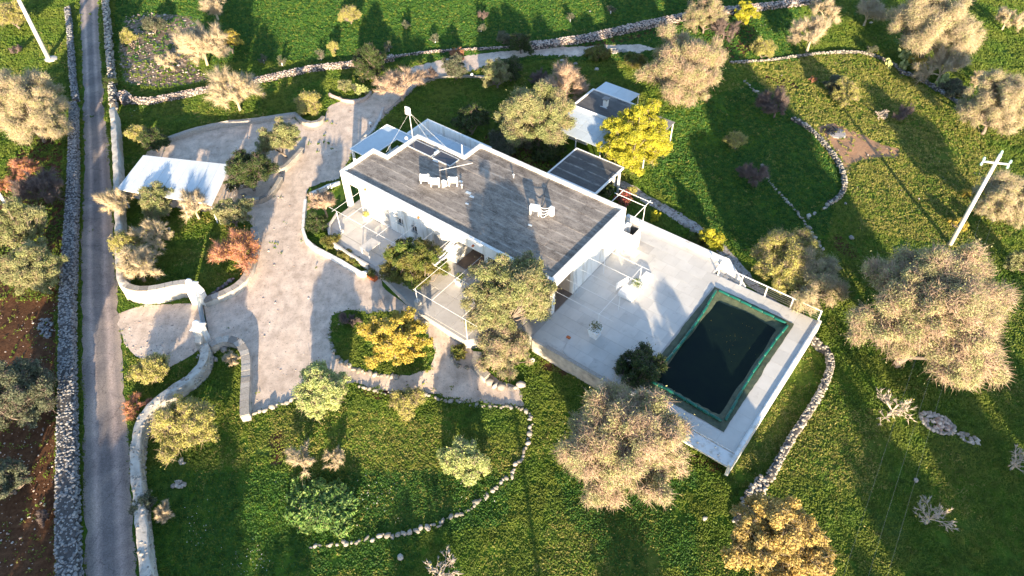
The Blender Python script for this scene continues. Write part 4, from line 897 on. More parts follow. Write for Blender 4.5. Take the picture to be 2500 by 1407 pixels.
# ==TREES==
# px, py of the crown centre in the photo, half width in px, kind, name, category, label, (extras)
TREES = [
 (62,268,98,'drybare','dry_tree','tree','large dense beige leafless tree left of the road wall, lit fully by the sun',{}),
 (95,455,62,'baredark','bare_tree','tree','shaded dark bare tree with dull twigs beside the left stone wall',{}),
 (62,412,34,'orange','orange_shrub','shrub','orange-leaved shrub behind the shaded bare tree left of the road',{}),
 (8,455,30,'orange','orange_shrub','shrub','small orange bush cut off by the left picture edge',{}),
 (40,560,72,'olive','olive_tree','olive tree','olive tree with beige sunlit top at the left edge beside the road wall',{}),
 (85,660,70,'olive','olive_tree','olive tree','olive tree with bright patch and dark foot touching the left stone wall',{}),
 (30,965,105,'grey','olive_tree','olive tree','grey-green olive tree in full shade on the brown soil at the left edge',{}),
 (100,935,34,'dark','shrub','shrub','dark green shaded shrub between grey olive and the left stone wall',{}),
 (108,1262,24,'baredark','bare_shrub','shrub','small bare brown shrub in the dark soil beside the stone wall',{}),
 (12,1180,60,'grey','olive_tree','olive tree','lower grey-green shaded olive at the left edge, below the larger one',{}),
 (28,40,42,'yellow','shrub','shrub','yellowish lit shrub behind the leaning utility pole at top left',{}),
 (38,122,16,'baredark','bare_shrub','shrub','small dark bare shrub in the grass at top left',{}),
 (520,8,42,'bare','bare_tree','tree','pale bare tree cut off by the top edge left of centre',{}),
 (488,106,58,'bare','bare_tree','tree','pale bare tree with spreading twigs on the rocky patch',{'dens':1.5}),
 (410,145,27,'bare','bare_tree','tree','smallest pale bare tree on the rocky patch',{}),
 (562,104,34,'golden','shrub','shrub','yellow-green round bush right of the bare tree on the rocky patch',{}),
 (313,92,22,'yellow','shrub','shrub','small pale yellow shrub beside the upper road wall',{}),
 (374,62,26,'grey','shrub','shrub','dull grey-green shrub on the upper part of the rocky patch',{}),
 (572,224,60,'bareleaf','bare_tree','tree','tan tree with fine upright twigs behind the long low dry-stone wall',{'dens':1.5}),
 (856,40,28,'yellow','olive_tree','olive tree','small lit olive with dark trunk alone in the upper meadow',{}),
 (756,254,34,'yellow','shrub','shrub','rounded yellow-green shrub in the pale walled bed north of the yard',{}),
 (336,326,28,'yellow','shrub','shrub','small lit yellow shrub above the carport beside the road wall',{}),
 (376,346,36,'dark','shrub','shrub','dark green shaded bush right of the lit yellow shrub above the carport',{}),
 (684,346,52,'olive','olive_tree','olive tree','round olive in the planted bed between carport and drive',{}),
 (612,425,60,'dark','olive_tree','olive tree','dark green dense olive beside the carport roof corner',{}),
 (287,487,50,'bareleaf','tree','tree','twiggy yellow tree with reddish shoots leaning over the road wall',{}),
 (388,492,50,'olive','olive_tree','olive tree','olive in front of the carport, middle of the planted row',{}),
 (472,497,52,'bare','bare_tree','tree','bare radial tree overlapping the front edge of the carport roof',{}),
 (568,520,48,'olive','olive_tree','olive tree','soft green olive at the right front corner of the carport',{}),
 (367,575,50,'bareleaf','tree','tree','yellow-green thin tree on the left of the small sunken lawn',{}),
 (308,605,40,'yellow','shrub','shrub','yellow-green shrub pressed against the inside of the road wall',{}),
 (332,648,62,'bareleaf','tree','tree','twiggy tan tree in the corner behind the curved gate wall',{}),
 (578,622,66,'orange','orange_tree','tree','spreading tree with orange leaves by the curved yard wall',{}),
 (842,212,20,'olive','shrub','shrub','pale rounded shrub in the small bed beside the driveway bend',{}),
 (884,190,12,'yellow','shrub','shrub','narrow yellow shrub behind the driveway bed',{'sq':1.6}),
 (866,218,9,'grey','cypress','cypress','thin dark upright cypress in the driveway bed',{'sq':2.2}),
 (877,222,10,'pepper','cypress','cypress','pale lit upright cypress in the middle of the driveway bed',{'sq':2.0}),
 (893,222,9,'pepper','cypress','cypress','pale lit upright cypress at the right end of the driveway bed',{'sq':2.0}),
 (908,158,48,'dark','tree','tree','dark evergreen tree standing above the driveway bed',{}),
 (978,203,55,'barered','bare_tree','tree','pinkish bare tree with orange buds beside the driveway',{'dens':1.2}),
 (1115,168,36,'grey','shrub','shrub','dark grey shaded bush on the edge of the upper driveway',{}),
 (1115,131,20,'orange','orange_shrub','shrub','small bush with orange tips above the driveway',{}),
 (1050,182,20,'baredark','bare_shrub','shrub','thin bare sapling between the pink tree and driveway',{}),
 (1272,108,30,'dark','tree','tree','dark shaded evergreen by the long low stone wall above the drive',{}),
 (1215,185,38,'olive','olive_tree','olive tree','dull olive left of the pink bare tree beyond the round lawn',{}),
 (1252,172,34,'dark','shrub','shrub','dark green bush behind the dull olive beyond the round lawn',{}),
 (1318,195,30,'baredark','bare_tree','tree','grey-violet shaded bare tree behind the pink bare tree',{'dens':1.3}),
 (1382,203,62,'barered','bare_tree','tree','dense pink-orange bare tree left of the outbuilding',{'dens':2.0}),
 (1300,292,94,'olive','olive_tree','olive tree','large sunlit olive between villa roof and outbuilding',{}),
 (1150,300,44,'dark','shrub','shrub','dark leafy shrub on the lawn behind the walled annex',{}),
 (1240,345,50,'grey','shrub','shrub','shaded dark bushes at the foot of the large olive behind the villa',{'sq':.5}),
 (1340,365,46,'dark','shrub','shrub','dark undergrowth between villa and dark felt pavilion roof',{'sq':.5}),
 (1678,176,104,'dry','olive_tree','olive tree','very large beige olive right of the outbuilding, in full sun',{}),
 (1545,342,86,'lime','lime_tree','tree','bright yellow-green round tree over the outbuilding roof',{}),
 (1722,40,52,'dry','olive_tree','olive tree','half shaded olive in front of the upper stone wall',{}),
 (1770,70,36,'baredark','bare_tree','tree','dull bare tree beside the half shaded olive near the upper wall',{}),
 (1824,34,26,'lime','shrub','shrub','lit yellow-green shrub by the upper stone wall',{}),
 (1984,78,52,'bare','bare_tree','tree','pale bare tree at the start of the curved field wall',{}),
 (2015,22,38,'bareleaf','tree','tree','thin yellow tree at the top edge behind the pale bare tree',{}),
 (1863,122,30,'yellow','shrub','shrub','small yellow-green shrub on the curved field wall',{}),
 (2130,121,15,'grey','shrub','shrub','tiny grey shrub on the crest of the curved field wall',{}),
 (2120,30,40,'bareleaf','tree','tree','faint twiggy tree at the top edge left of the huge bare tree',{}),
 (2275,72,104,'drybare','dry_tree','tree','huge beige leafless tree at the upper right',{}),
 (2240,160,26,'golden','shrub','shrub','low golden bush beside the prickly pears',{}),
 (2305,160,58,'bareleaf','bare_tree','tree','greenish bare tree right of the golden bush at upper right',{}),
 (2036,208,28,'grey','shrub','shrub','grey round shrub left of its tan twin in the right field',{}),
 (2070,232,38,'yellow','shrub','shrub','tan bushy shrub in the middle of the right field',{}),
 (1985,195,12,'orange','orange_shrub','shrub','tiny orange shrub in the right field',{}),
 (1898,258,42,'baredark','bare_tree','tree','grey shaded bare tree on the thin stone line of the right field',{'dens':1.6}),
 (2150,278,20,'fig','bare_tree','tree','little pale bare tree with crooked trunk in the right field',{}),
 (2208,278,28,'baredark','bare_shrub','shrub','dark round bare shrub right of the little crooked tree',{}),
 (2430,262,82,'drybare','dry_tree','tree','wide beige leafless tree at the right edge above the utility pole',{}),
 (2460,45,34,'bareleaf','bare_tree','tree','small pinkish bare tree in the bright meadow at the top right corner',{}),
 (1798,344,27,'yellow','shrub','shrub','small tan shrub alone on the lawn right of the lime tree',{}),
 (1834,424,38,'baredark','bare_shrub','shrub','reddish-grey shrub beside the thin stone line below the tan shrub',{'dens':1.5}),
 (2448,488,76,'drybare','dry_tree','tree','beige leafless tree right of the utility pole',{}),
 (2344,548,22,'golden','shrub','shrub','yellow bush at the foot of the utility pole shaft',{}),
 (1915,640,92,'yellow','tree','tree','tan and green twiggy tree above the railing of the pool terrace',{}),
 (1985,700,74,'drybare','dry_tree','tree','pale bare tree at the far right corner of the pool terrace',{}),
 (2258,785,186,'dry','olive_tree','olive tree','biggest olive, beige and green, right of the pool terrace',{'sq':1.05}),
 (2485,640,34,'olive','olive_tree','olive tree','small olive at the right edge beside the biggest olive',{}),
 (2185,990,52,'fig','fig_tree','tree','sparse fig with few yellow leaves near the round stone heap',{}),
 (2278,1258,54,'fig','fig_tree','tree','bleached bare fig alone in the lower right meadow',{'dens':1.5}),
 (2484,1128,46,'fig','fig_tree','tree','bare fig cut off by the right edge',{}),
 (1905,1335,138,'oak','oak_tree','oak tree','golden-brown oak at the bottom edge beside the rubble wall end',{}),
 (1522,1092,158,'dry','olive_tree','olive tree','big pinkish olive at the near corner of the pool terrace',{'sq':.95}),
 (1568,905,66,'dark','olive_tree','olive tree','darker green olive leaning over the pool edge behind the big pinkish olive',{}),
 (1245,745,118,'olive','olive_tree','olive tree','large olive overlapping the front of the villa',{'sq':1.2}),
 (1230,850,74,'dry','olive_tree','olive tree','lower tan olive bush below the large olive in front of the villa',{'sq':.9}),
 (1006,652,84,'laurel','laurel_tree','tree','round dark green tree under the entrance pergola',{}),
 (962,835,82,'golden','golden_tree','tree','golden-yellow round tree on the grass island in the drive',{}),
 (850,782,26,'baredark','bare_shrub','shrub','small reddish bare shrub at the left tip of the drive island',{}),
 (792,955,78,'pepper','pepper_tree','tree','pale green feathery tree at the lower edge of the gravel yard',{}),
 (1000,982,46,'yellow','shrub','shrub','low yellow-green shrub behind the edging stones of the path',{'sq':.6}),
 (1132,1140,64,'pepper','shrub','shrub','pale round shrub inside the curved stone edging',{}),
 (735,1120,46,'bareleaf','bare_shrub','shrub','sparse yellowish bare shrub left on the lower lawn',{'dens':.5}),
 (825,1115,34,'bareleaf','bare_shrub','shrub','sparse yellowish bare shrub right of its twin on the lower lawn',{'dens':.5}),
 (785,1235,86,'lowgreen','ground_plant','plant','low spreading patch of big green leaves on the lower lawn',{'sq':.16,'dens':.75}),
 (452,1040,76,'yellow','tree','tree','yellow-green thin tree inside the lower curved road wall',{}),
 (372,908,48,'yellow','shrub','shrub','yellow shrub with shaded foot outside the curved gate wall',{}),
 (330,988,34,'orange','orange_shrub','shrub','sparse orange-leaved shrub between road and lower curved wall',{'dens':.6}),
 (558,880,30,'bare','bare_shrub','shrub','small tan bare shrub inside the horseshoe wall by the gate',{}),
 (402,1250,32,'bare','bare_shrub','shrub','small tan bare shrub right of the lower road wall',{}),
 (352,1235,34,'grey','shrub','shrub','grey-green shaded shrub growing over the lower road wall',{}),
 (1075,1395,56,'fig','fig_tree','tree','bare fig with whitish branches cut off by the bottom edge',{}),
 (790,500,46,'barered','bare_shrub','shrub','reddish twiggy shrub in the bed at the villa corner',{}),
 (770,545,30,'dark','shrub','shrub','green and brown bush below the reddish twigs in the patio bed',{}),
 (805,592,26,'laurel','shrub','shrub','fresh green bush at the bend of the patio bed',{}),
 (840,618,20,'laurel','shrub','shrub','green hedge plant in the patio bed right of the bend',{'sq':.6}),
 (872,640,18,'laurel','shrub','shrub','last green hedge plant at the narrow end of the patio bed',{'sq':.6}),
 (856,630,16,'yellow','shrub','shrub','brownish low plant between the green hedge plants of the patio bed',{'sq':.6}),
 (1603,530,15,'lime','shrub','shrub','tiny yellow shrub between terrace wall and grey path',{}),
 (1737,586,32,'lime','shrub','shrub','yellow-green shrub over the grey path beside the terrace',{}),
 (1700,588,26,'laurel','shrub','shrub','low dark green shrub behind the terrace parapet',{'sq':.5}),
 (1480,468,24,'dark','shrub','shrub','dark shrub at the corner of the dark felt pavilion',{}),
 (1520,485,24,'pink','bougainvillea','shrub','magenta flowering climber at the villa back corner',{}),
 (1545,470,16,'yellow','shrub','shrub','small yellowish shrub beside the magenta climber',{}),
 (1125,858,24,'laurel','shrub','shrub','small green plants in the narrow bed by the entrance terrace',{'sq':.5}),
 (265,95,12,'dark','climber','plant','green climber on the upper road wall',{'sq':.6}),
 (268,205,22,'dark','climber','plant','larger green climber hanging over the road wall near the wall junction',{'sq':.7}),
 (1230,95,20,'grey','shrub','shrub','dim grey sapling by the low wall left of the dark evergreen',{}),
 (2360,470,14,'golden','shrub','shrub','tiny golden plant in the striped field left of the pole shaft',{'sq':.6}),
 (1460,132,30,'laurel','shrub','shrub','yellow-green mound with stones at the end of the upper drive',{'sq':.4}),
 (1555,150,34,'laurel','shrub','shrub','mossy mound beside the very large beige olive',{'sq':.4}),
 (2330,215,30,'grey','shrub','shrub','shaded grey bush along the wall below the prickly pears',{'sq':.6}),
 (2395,190,26,'bareleaf','shrub','shrub','thin brown shrub above the wide beige tree at right',{}),
 (1180,40,16,'baredark','bare_shrub','shrub','thin bare sapling near the top edge of the upper meadow',{}),
 (990,60,12,'grey','shrub','shrub','faint grey-green sapling right of the small lit olive',{}),
]
SAP = [(645,142),(690,150),(785,133),(815,122),(950,112),(1063,92),(1175,66),(1392,40),(1490,22)]
def put_tree(i, e):
    px, py, rp, kind, name, cat, label, ex = e
    lm, tm, ld, ls, td, cr, ts, vs, st = KINDS[kind]; vs = ex.get('sq') or vs; zc = 0.0
    for _ in range(6):
        q = at(px, py, zc); d = math.sqrt(q[0]**2+q[1]**2+(CAM_H-zc)**2)
        depth = float(np.dot(fwd, np.array([q[0], q[1], zc-CAM_H]))); R = rp*depth/FPX
        R = R*((1.05 if R > 2.8 else 1.06) if st == 'clump' else 1.1); H0 = ts*R*2 if R > 1.0 else ts*R
        g = float(terrain(q[0], q[1])); zc = g+(H0+R*vs*.75 if st == 'clump' else H0+R*vs*.5)
    return build_tree(name, label, cat, kind, q[0], q[1], g-.02, R, 100+i, sq=ex.get('sq'), dens=ex.get('dens', 1.0), group=ex.get('group'))
NT = [put_tree(i, e) for i, e in enumerate(TREES)]
for i, (px, py) in enumerate(SAP):
    q, g = atg(px, py+14)
    t = build_tree('sapling', ['leftmost young olive sapling above the long low wall', 'second sapling from the left above the low wall', 'bare young sapling beside the pale leafy one', 'pale leafy sapling with white trunk guard in the upper meadow', 'faint sapling near the dark evergreen by the drive', 'sapling at the upper middle of the meadow', 'sapling left of the wide stone wall near the top', 'sapling above the stone wall right of centre', 'sapling highest in the meadow at the top edge'][i], 'sapling', 'yellow' if i == 3 else 'grey', q[0], q[1], g, 0.62 if i != 3 else .8, 900+i, 'young olive saplings in the upper meadow', sq=1.2, dens=.45 if i != 3 else 1)
    MB().tube([(0, 0, -.05), (0.02, 0, .5)], .06, 8).build('trunk_guard', M_whitep, t)
# trees that stand just outside the picture to the south and throw the long shadows across its lower part
OUT = [(-31,3,3.4,'olive',''),(-36,9,3.2,'olive',''),(-42,17,3.2,'olive',''),(-48,27,3.2,'dry',''),(-24.5,1,3.4,'olive',''),(-17.5,4,3.2,'olive',''),(-20,-10,4.6,'olive',''),(-12.5,2,2.3,'olive',''),(-4.5,4,2.2,'olive',''),(1.5,2,2.0,'dry',''),(8,3,2.6,'olive',''),(21.5,5,1.7,'olive',''),(26,5,3.2,'olive',''),(31,9,3.0,'olive',''),(37,13,3.0,'dry',''),(43,19,2.8,'olive',''),(-55,40,3.0,'olive',''),(33,-3,4.2,'olive',''),(-22.5,6,3.3,'olive','')]
for i, (x, y, R, k, _) in enumerate(OUT):
    build_tree('olive_tree' if k != 'tall' else 'tall_tree', 'olive tree of the surrounding grove just outside the picture' if k != 'tall' else 'tall tree just outside the picture below the villa', 'olive tree' if k != 'tall' else 'tree', k, x, y, float(terrain(x, y)), R, 500+i, group='grove trees outside the picture' if k != 'tall' else 'tall trees outside the picture', sq=1.0 if k != 'tall' else None, dens=.5 if k != 'tall' else 1)
# ==OBJECTS==
# ------------------------------------------------------------------ terrace furniture and pool
sh = houset('shower_cabin', 'white open-topped outdoor shower cabin against the villa east wall', 'shower cabin')
MB().box(22.0, 23.3, 9.35, 9.47, FL-.02, 2.5).box(23.18, 23.3, 9.47, 10.6, FL-.02, 2.5).box(22.0, 22.12, 9.47, 10.6, FL-.02, 2.5).box(22.12, 22.4, 10.48, 10.6, FL-.02, 2.5).build('wall', M_white, sh)
MB().box(22.42, 23.1, 10.5, 10.55, FL, 2.4).build('door', M_darkmetal, sh)
MB().box(22.12, 23.18, 9.47, 10.48, FL, FL+.03).build('floor', M_concrete, sh)
t = houset('wall_lamp', 'round cream lamp on a pipe at the corner of the shower cabin', 'lamp'); MB().tube([(22.08, 9.25, FL), (22.08, 9.25, 3.0)], .03, 6).build('pipe', M_alu, t); MB().lathe([(0.05, 0), (0.25, .12), (0.27, .25), (.2, .4), (.05, .46)], (22.15, 9.2, 2.6), 14).build('shade', M_whitep, t, smooth=True)
t = houset('ladder', 'metal ladder leaning on the villa wall beside the porch opening', 'ladder')
for s in (0, .4): MB().tube([(22.35, 2.6+s, FL), (22.05, 2.6+s, 3.2)], .025, 6).build('rail', M_alu, t)
for k in range(8): MB().tube([(22.32-.033*k, 2.6, FL+.3+k*.31), (22.32-.033*k, 3.0, FL+.3+k*.31)], .015, 5).build('rung', M_alu, t)
def leafball(name, parent, c, r, kind, n, seed, sz=.13):
    rng = np.random.default_rng(seed); d = rand_dirs(rng, n, .3); P = np.array(c)+d*(rng.uniform(0, 1, n)**.5)[:, None]*r; V, F = leaves(P, sz*rng.uniform(.6, 1.3, n), rng, d)
    return tag(link(name, npmesh(name, V, None, F), LM[kind], parent), kind='stuff')
pl = [((25.75, 6.0), 'white box planter with green plant beside the swing bench', .4, .6, 'laurel'), ((25.65, 0.3), 'white tapered planter with plant at the foot of the pergola post', .42, .75, 'laurel'), ((8.2, -.55), 'white planter with dark plant by the villa front wall', .24, .5, 'laurel'), ((2.9, -.45), 'white planter with leafy plant beside the porch opening', .24, .5, 'yellowish'), ((14.3, -1.5), 'large white planter with a thin climber at the entrance terrace', .36, .5, 'laurel')]
for i, ((u, v), lb, w, h, k) in enumerate(pl):
    t = planter(W(u, v), FL, lb, w, h); leafball('plant', t, (0, 0, h+.15), w*1.25, k, 260, 40+i, .14)
t = houset('flower_trough', 'orange trough with a green bush at the end of the patio wall', 'flower pot')
a0 = to_uv(*atg(908, 676, .2)[0]); MB().box(a0[0]-.45, a0[0]+.45, a0[1]-.2, a0[1]+.2, 0, .35).build('trough', M_terra, t, bevel=.02); leafball('plant', t, (a0[0], a0[1], .6), .42, 'laurel', 500, 77, .14)
t = houset('swing_bench', 'white slatted garden bench with raised lid under the pool pergola', 'bench')
for k in range(8): MB().box(24.95+k*.145, 25.07+k*.145, 4.75, 5.75, FL+.42, FL+.46).build('slat', M_whitep, t)
MB().box(24.9, 26.1, 4.7, 4.76, FL+.05, FL+.45).box(24.9, 26.1, 5.74, 5.8, FL+.05, FL+.45).box(24.88, 24.94, 4.7, 5.8, FL+.05, FL+.45).box(26.1, 26.16, 4.7, 5.8, FL+.05, FL+.45).build('body', M_whitep, t)
MB().prism([(24.55, 4.9), (24.6, 4.9), (24.95, 6.1), (24.9, 6.1)], FL+.1, FL+1.0).build('backrest', M_whitep, t)
for (u, v) in ((24.93, 4.75), (26.08, 4.75), (24.93, 5.75), (26.08, 5.75)): MB().box(u-.04, u+.04, v-.04, v+.04, FL, FL+.06).build('leg', M_whitep, t)
t = houset('sink_bench', 'white low masonry bench behind the pool terrace bench', 'bench'); MB().box(25.45, 26.15, 6.55, 8.0, FL, FL+.4).build('body', M_whitep, t, bevel=.02)
t = houset('patio_table', 'white rectangular table on the front patio', 'table')
MB().box(5.5, 6.5, -3.75, -2.35, FL+.7, FL+.75).build('top', M_concrete, t)
for (u, v) in ((5.6, -3.65), (6.4, -3.65), (5.6, -2.45), (6.4, -2.45)): MB().box(u-.03, u+.03, v-.03, v+.03, FL, FL+.7).build('leg', M_whitep, t)
t = houset('terrace_hose', 'thin pale hose with red end lying at the near corner of the terrace', 'hose'); MB().tube([(24.3, -1.2, FL+.02), (24.5, -1.8, FL+.02), (24.6, -2.3, FL+.02), (25.1, -2.6, FL+.14)], .02, 5).build('hose', M_concrete, t); MB().box(24.1, 24.4, -1.15, -.95, FL, FL+.12).build('nozzle', M_terra, t, bevel=.02)
rl = houset('terrace_railing', 'white steel railing with cables along the back of the pool terrace', 'railing')
ps = [30.05, 31.95, 33.95, 36.0, 38.15]
for u in ps: MB().box(u-.045, u+.045, 11.34, 11.42, FL-.1, FL+1.0).build('post', M_whitep, rl)
MB().box(29.7, 38.2, 11.345, 11.415, FL+1.0, FL+1.06).build('rail', M_whitep, rl)
for k in range(4): MB().tube([(30.0, 11.38, FL+.2+k*.2), (38.15, 11.38, FL+.2+k*.2)], .008, 4).build('cable', M_rope, rl)
# pool with its winter cover
pool = houset('covered_pool', 'pool under dark green winter cover with pooled dark water', 'pool cover')
rng = np.random.default_rng(8); nu, nv = 70, 110
uu = np.linspace(PU0-.45, PU1+.5, nu); vv = np.linspace(PV0-.75, PV1+.3, nv); UUg, VVg = np.meshgrid(uu, vv)
du = np.minimum(UUg-(PU0-.1), (PU1+.1)-UUg); dv = np.minimum(VVg-(PV0-.1), (PV1+.1)-VVg); dd = np.minimum(du, dv)
zz = FL+.03-.22*sstep((dd)/.75)+.035*(fbm(UUg*1.0, VVg*.35, .5, 4)-.5)*np.clip(1.6-dd, 0, 1)+.02*np.sin((UUg*9+VVg*2))*np.clip(.8-np.abs(dd-.4), 0, 1)
zz = np.where(dd < .05, FL+.025+.03*fbm(UUg, VVg, .35, 2), zz)
# ragged outline
eu = .1*(fbm(VVg, VVg*0, .9, 5)-.5)*2; edge = np.clip(-dd, 0, 1); UUw = UUg+np.where(edge > .2, eu, 0); VVw = VVg+np.where(edge > .2, .1*(fbm(UUg, UUg*0, .9, 6)-.5)*2, 0)
ii = (np.arange(nv-1)[:, None]*nu+np.arange(nu-1)[None]).ravel()
link('cover', npmesh('cover', np.column_stack([UUw.ravel(), VVw.ravel(), zz.ravel()]), None, np.stack([ii, ii+1, ii+1+nu, ii+nu], -1), True), M_cover, pool)
th = np.linspace(0, 6.283, 72, endpoint=False); wp = []
for a in th:
    c, s = math.cos(a), math.sin(a); e = 12.0; k = (abs(c)**e+abs(s)**e)**(-1/e); wp.append(((PU0+PU1)/2+c*k*2.68+.05*math.sin(a*7), (PV0+PV1)/2-.3+s*k*4.9+.1*math.sin(a*5)))
MB().prism(wp, FL-.19, FL-.105).build('pooled_water', M_water, pool)
def tubeline(a, b, n, bow):
    a = np.array(a); b = np.array(b); d = (b-a)/n; nrm = np.array([-d[1], d[0]])/np.linalg.norm(d)
    for i in range(n):
        s0, s1 = i/n, (i+1)/n; p = a+(b-a)*s0+nrm*bow*math.sin(math.pi*s0)+rng.normal(0, .015, 2); q = a+(b-a)*s1+nrm*bow*math.sin(math.pi*s1)+rng.normal(0, .015, 2)
        v = q-p; p2 = p+v*.03; q2 = q-v*.03; zt = FL+.13
        o = MB().tube([(p2[0], p2[1], zt-.05), (*(p2+v*.06), zt), (*((p2+q2)/2), zt+.01), (*(q2-v*.06), zt), (q2[0], q2[1], zt-.05)], .105, 8).build('water_tube', M_tube, pool, smooth=True)
tubeline((30.75, 9.65), (30.95, -.7), 11, .25); tubeline((36.55, 9.5), (36.6, -.8), 11, -.22); tubeline((30.9, 9.75), (36.4, 9.6), 6, .0); tubeline((31.1, -.95), (36.4, -1.05), 6, .05)
for i in range(7):
    u, v = rng.uniform(31.8, 35.6), rng.uniform(1, 8); 
# drift of leaves on the cover
V, F = leaves(np.column_stack([np.clip(rng.normal(33.9, .9, 34), 31.8, 35.8), rng.normal(6.2, 1.1, 34), np.full(34, FL-.09)]), rng.uniform(.02, .06, 34), rng, np.tile([0, 0, 1.0], (34, 1)), tilt=.1); link('fallen_leaves', npmesh('fallen_leaves', V, None, F), LM['golden'], pool)['kind'] = 'stuff'
for (u, v) in ((31.3, -3.4), (35.9, -3.3), (37.4, -3.35), (37.0, -2.95)):
    t = houset('drain_fitting', {31.3: 'small round metal fitting on the overflow ledge, behind the big olive', 35.9: 'small round metal fitting, left on the visible overflow ledge', 37.4: 'small round metal fitting at the outer corner of the overflow ledge', 37.0: 'small dark fitting by the terrace near corner'}[u], 'pipe fitting', 'metal fittings on the overflow ledge'); MB().lathe([(0.07, 0), (0.09, .04), (.05, .12)], (u, v, .5), 10).build('cap', M_alu, t)

# ------------------------------------------------------------------ carport
cp = [at(350, 380, 2.45), at(562, 403, 2.45), at(516, 500, 2.3), at(286, 462, 2.3)]
b0 = cp[3]; t = thing('carport', 'carport with pale blue-white sheet roof between road wall and gravel yard', 'carport', (b0[0], b0[1], 0)); rel = [(p[0]-b0[0], p[1]-b0[1]) for p in cp]; A = np.array(rel)
def bil(s, r): return (A[3]*(1-s)+A[2]*s)*(1-r)+(A[0]*(1-s)+A[1]*s)*r
NS = 9
for i in range(NS):
    q = [bil(i/NS+.0015, 0), bil((i+1)/NS-.0015, 0), bil((i+1)/NS-.0015, 1), bil(i/NS+.0015, 1)]; MB().prism([tuple(x) for x in q], [2.3, 2.3, 2.45, 2.45], [2.34, 2.34, 2.49, 2.49]).build('roof_sheet', M_sheet, t)
MB().tube([(*bil(0, 0), 2.27), (*bil(1, 0), 2.27)], .05, 6).tube([(*bil(0, 1), 2.42), (*bil(1, 1), 2.42)], .05, 6).tube([(*bil(0, 0), 2.27), (*bil(0, 1), 2.42)], .05, 6).tube([(*bil(1, 0), 2.27), (*bil(1, 1), 2.42)], .05, 6).build('frame', M_whitep, t)
for s in (.02, .34, .67, .98):
    for r, z in ((.03, 2.25), (.97, 2.4)):
        p = bil(s, r); MB().box(p[0]-.05, p[0]+.05, p[1]-.05, p[1]+.05, 0, z).build('post', M_whitep, t)
# side trellis of the carport
t = thing('trellis', 'white lattice trellis on the right side of the carport', 'trellis', (b0[0], b0[1], 0))
for k in range(9):
    p = bil(1.02, k/8); MB().tube([(*p, 0), (*p, 1.9)], .015, 4).build('upright', M_whitep, t)
for k in range(5):
    a, b = bil(1.02, 0), bil(1.02, 1); MB().tube([(*a, .3+k*.4), (*b, .3+k*.4)], .012, 4).build('lath', M_whitep, t)

# ------------------------------------------------------------------ outbuilding and pavilion
ob = houset('outbuilding', 'low outbuilding with dark flat roof and pale panel awnings behind the villa', 'outbuilding')
MB().box(8.8, 15.0, 22.5, 26.0, 2.3, 2.42).build('roof', M_ramroof, ob)
for q in ((8.62, 8.8, 22.4, 26.1), (15.0, 15.18, 22.4, 26.1), (8.8, 15.0, 25.98, 26.1), (8.8, 15.0, 22.4, 22.5)): MB().box(*q, 2.25, 2.52).build('parapet', M_whitep, ob)
MB().box(9.0, 14.8, 22.7, 22.9, -.2, 2.25).box(9.0, 9.2, 22.9, 25.8, -.2, 2.25).box(14.6, 14.8, 22.9, 25.8, -.2, 2.25).box(9.0, 14.8, 25.6, 25.8, -.2, 2.25).build('wall', M_cream, ob)
MB().box(9.6, 10.5, 22.62, 22.7, 0, 2.1).build('door', M_darkroom, ob)
ch = MB().box(11.1, 11.5, 24.0, 24.4, 2.42, 3.1).build('chimney', M_white, ob); MB().box(11.0, 11.6, 23.9, 24.5, 3.25, 3.32).box(11.1, 11.16, 24.0, 24.06, 3.1, 3.25).box(11.44, 11.5, 24.0, 24.06, 3.1, 3.25).box(11.1, 11.16, 24.34, 24.4, 3.1, 3.25).box(11.44, 11.5, 24.34, 24.4, 3.1, 3.25).build('cap', M_greyroof, ch)
MB().prism([(10.9, 23.85), (11.7, 23.85), (11.65, 23.95), (10.95, 23.95)], 2.42, 2.46).build('flashing', M_blueroof, ob)
for i in range(2): MB().prism([(8.75+i*2.02, 26.12), (8.75+(i+1)*2.02-.02, 26.12), (8.75+(i+1)*2.02-.02, 28.35), (8.75+i*2.02, 28.35)], [2.3, 2.3, 2.2, 2.2], [2.34, 2.34, 2.24, 2.24]).build('back_panel', M_blueroof, ob)
for i in range(5):
    for j in range(3):
        a, b, c, d = 8.8+i*1.15, 8.8+(i+1)*1.15-.02, 18.45+j*1.32, 18.45+(j+1)*1.32-.02; z0 = 2.05+.06*j; MB().prism([(a, c), (b, c), (b, d), (a, d)], [z0, z0, z0+.055, z0+.055], [z0+.03, z0+.03, z0+.085, z0+.085]).build('front_panel', M_blueroof, ob)
MB().prism([(15.2, 20.5), (18.0, 20.5), (18.0, 25.95), (15.2, 25.95)], 2.18, 2.26).build('side_roof', M_greyroof, ob)
for (u, v) in ((8.9, 18.5), (14.4, 18.5), (11.7, 18.5), (17.9, 25.8), (17.9, 20.6), (8.9, 28.2), (12.7, 28.2)): MB().box(u-.04, u+.04, v-.04, v+.04, -.7, 2.04 if v < 20 else 2.17).build('post', M_whitep, ob)
MB().box(9.0, 10.3, 20.6, 20.8, -.1, 1.9).box(10.3, 11.6, 20.6, 20.8, -.1, 1.1).build('half_wall', M_white, ob)
pvn = houset('pavilion', 'square pavilion with dark streaked felt roof and white posts behind the villa', 'pavilion')
for i in range(4): MB().box(13.05+.005, 17.8, 12.25+i*1.1+.01, 12.25+(i+1)*1.1, 2.38, 2.44+.004*i).build('roof_strip', M_ramroof, pvn)
MB().box(12.9, 13.04, 12.1, 16.75, 2.3, 2.48).box(17.81, 17.95, 12.1, 16.75, 2.3, 2.48).box(13.04, 17.81, 16.66, 16.75, 2.3, 2.48).box(13.04, 17.81, 12.1, 12.24, 2.3, 2.48).build('rim', M_whitep, pvn)
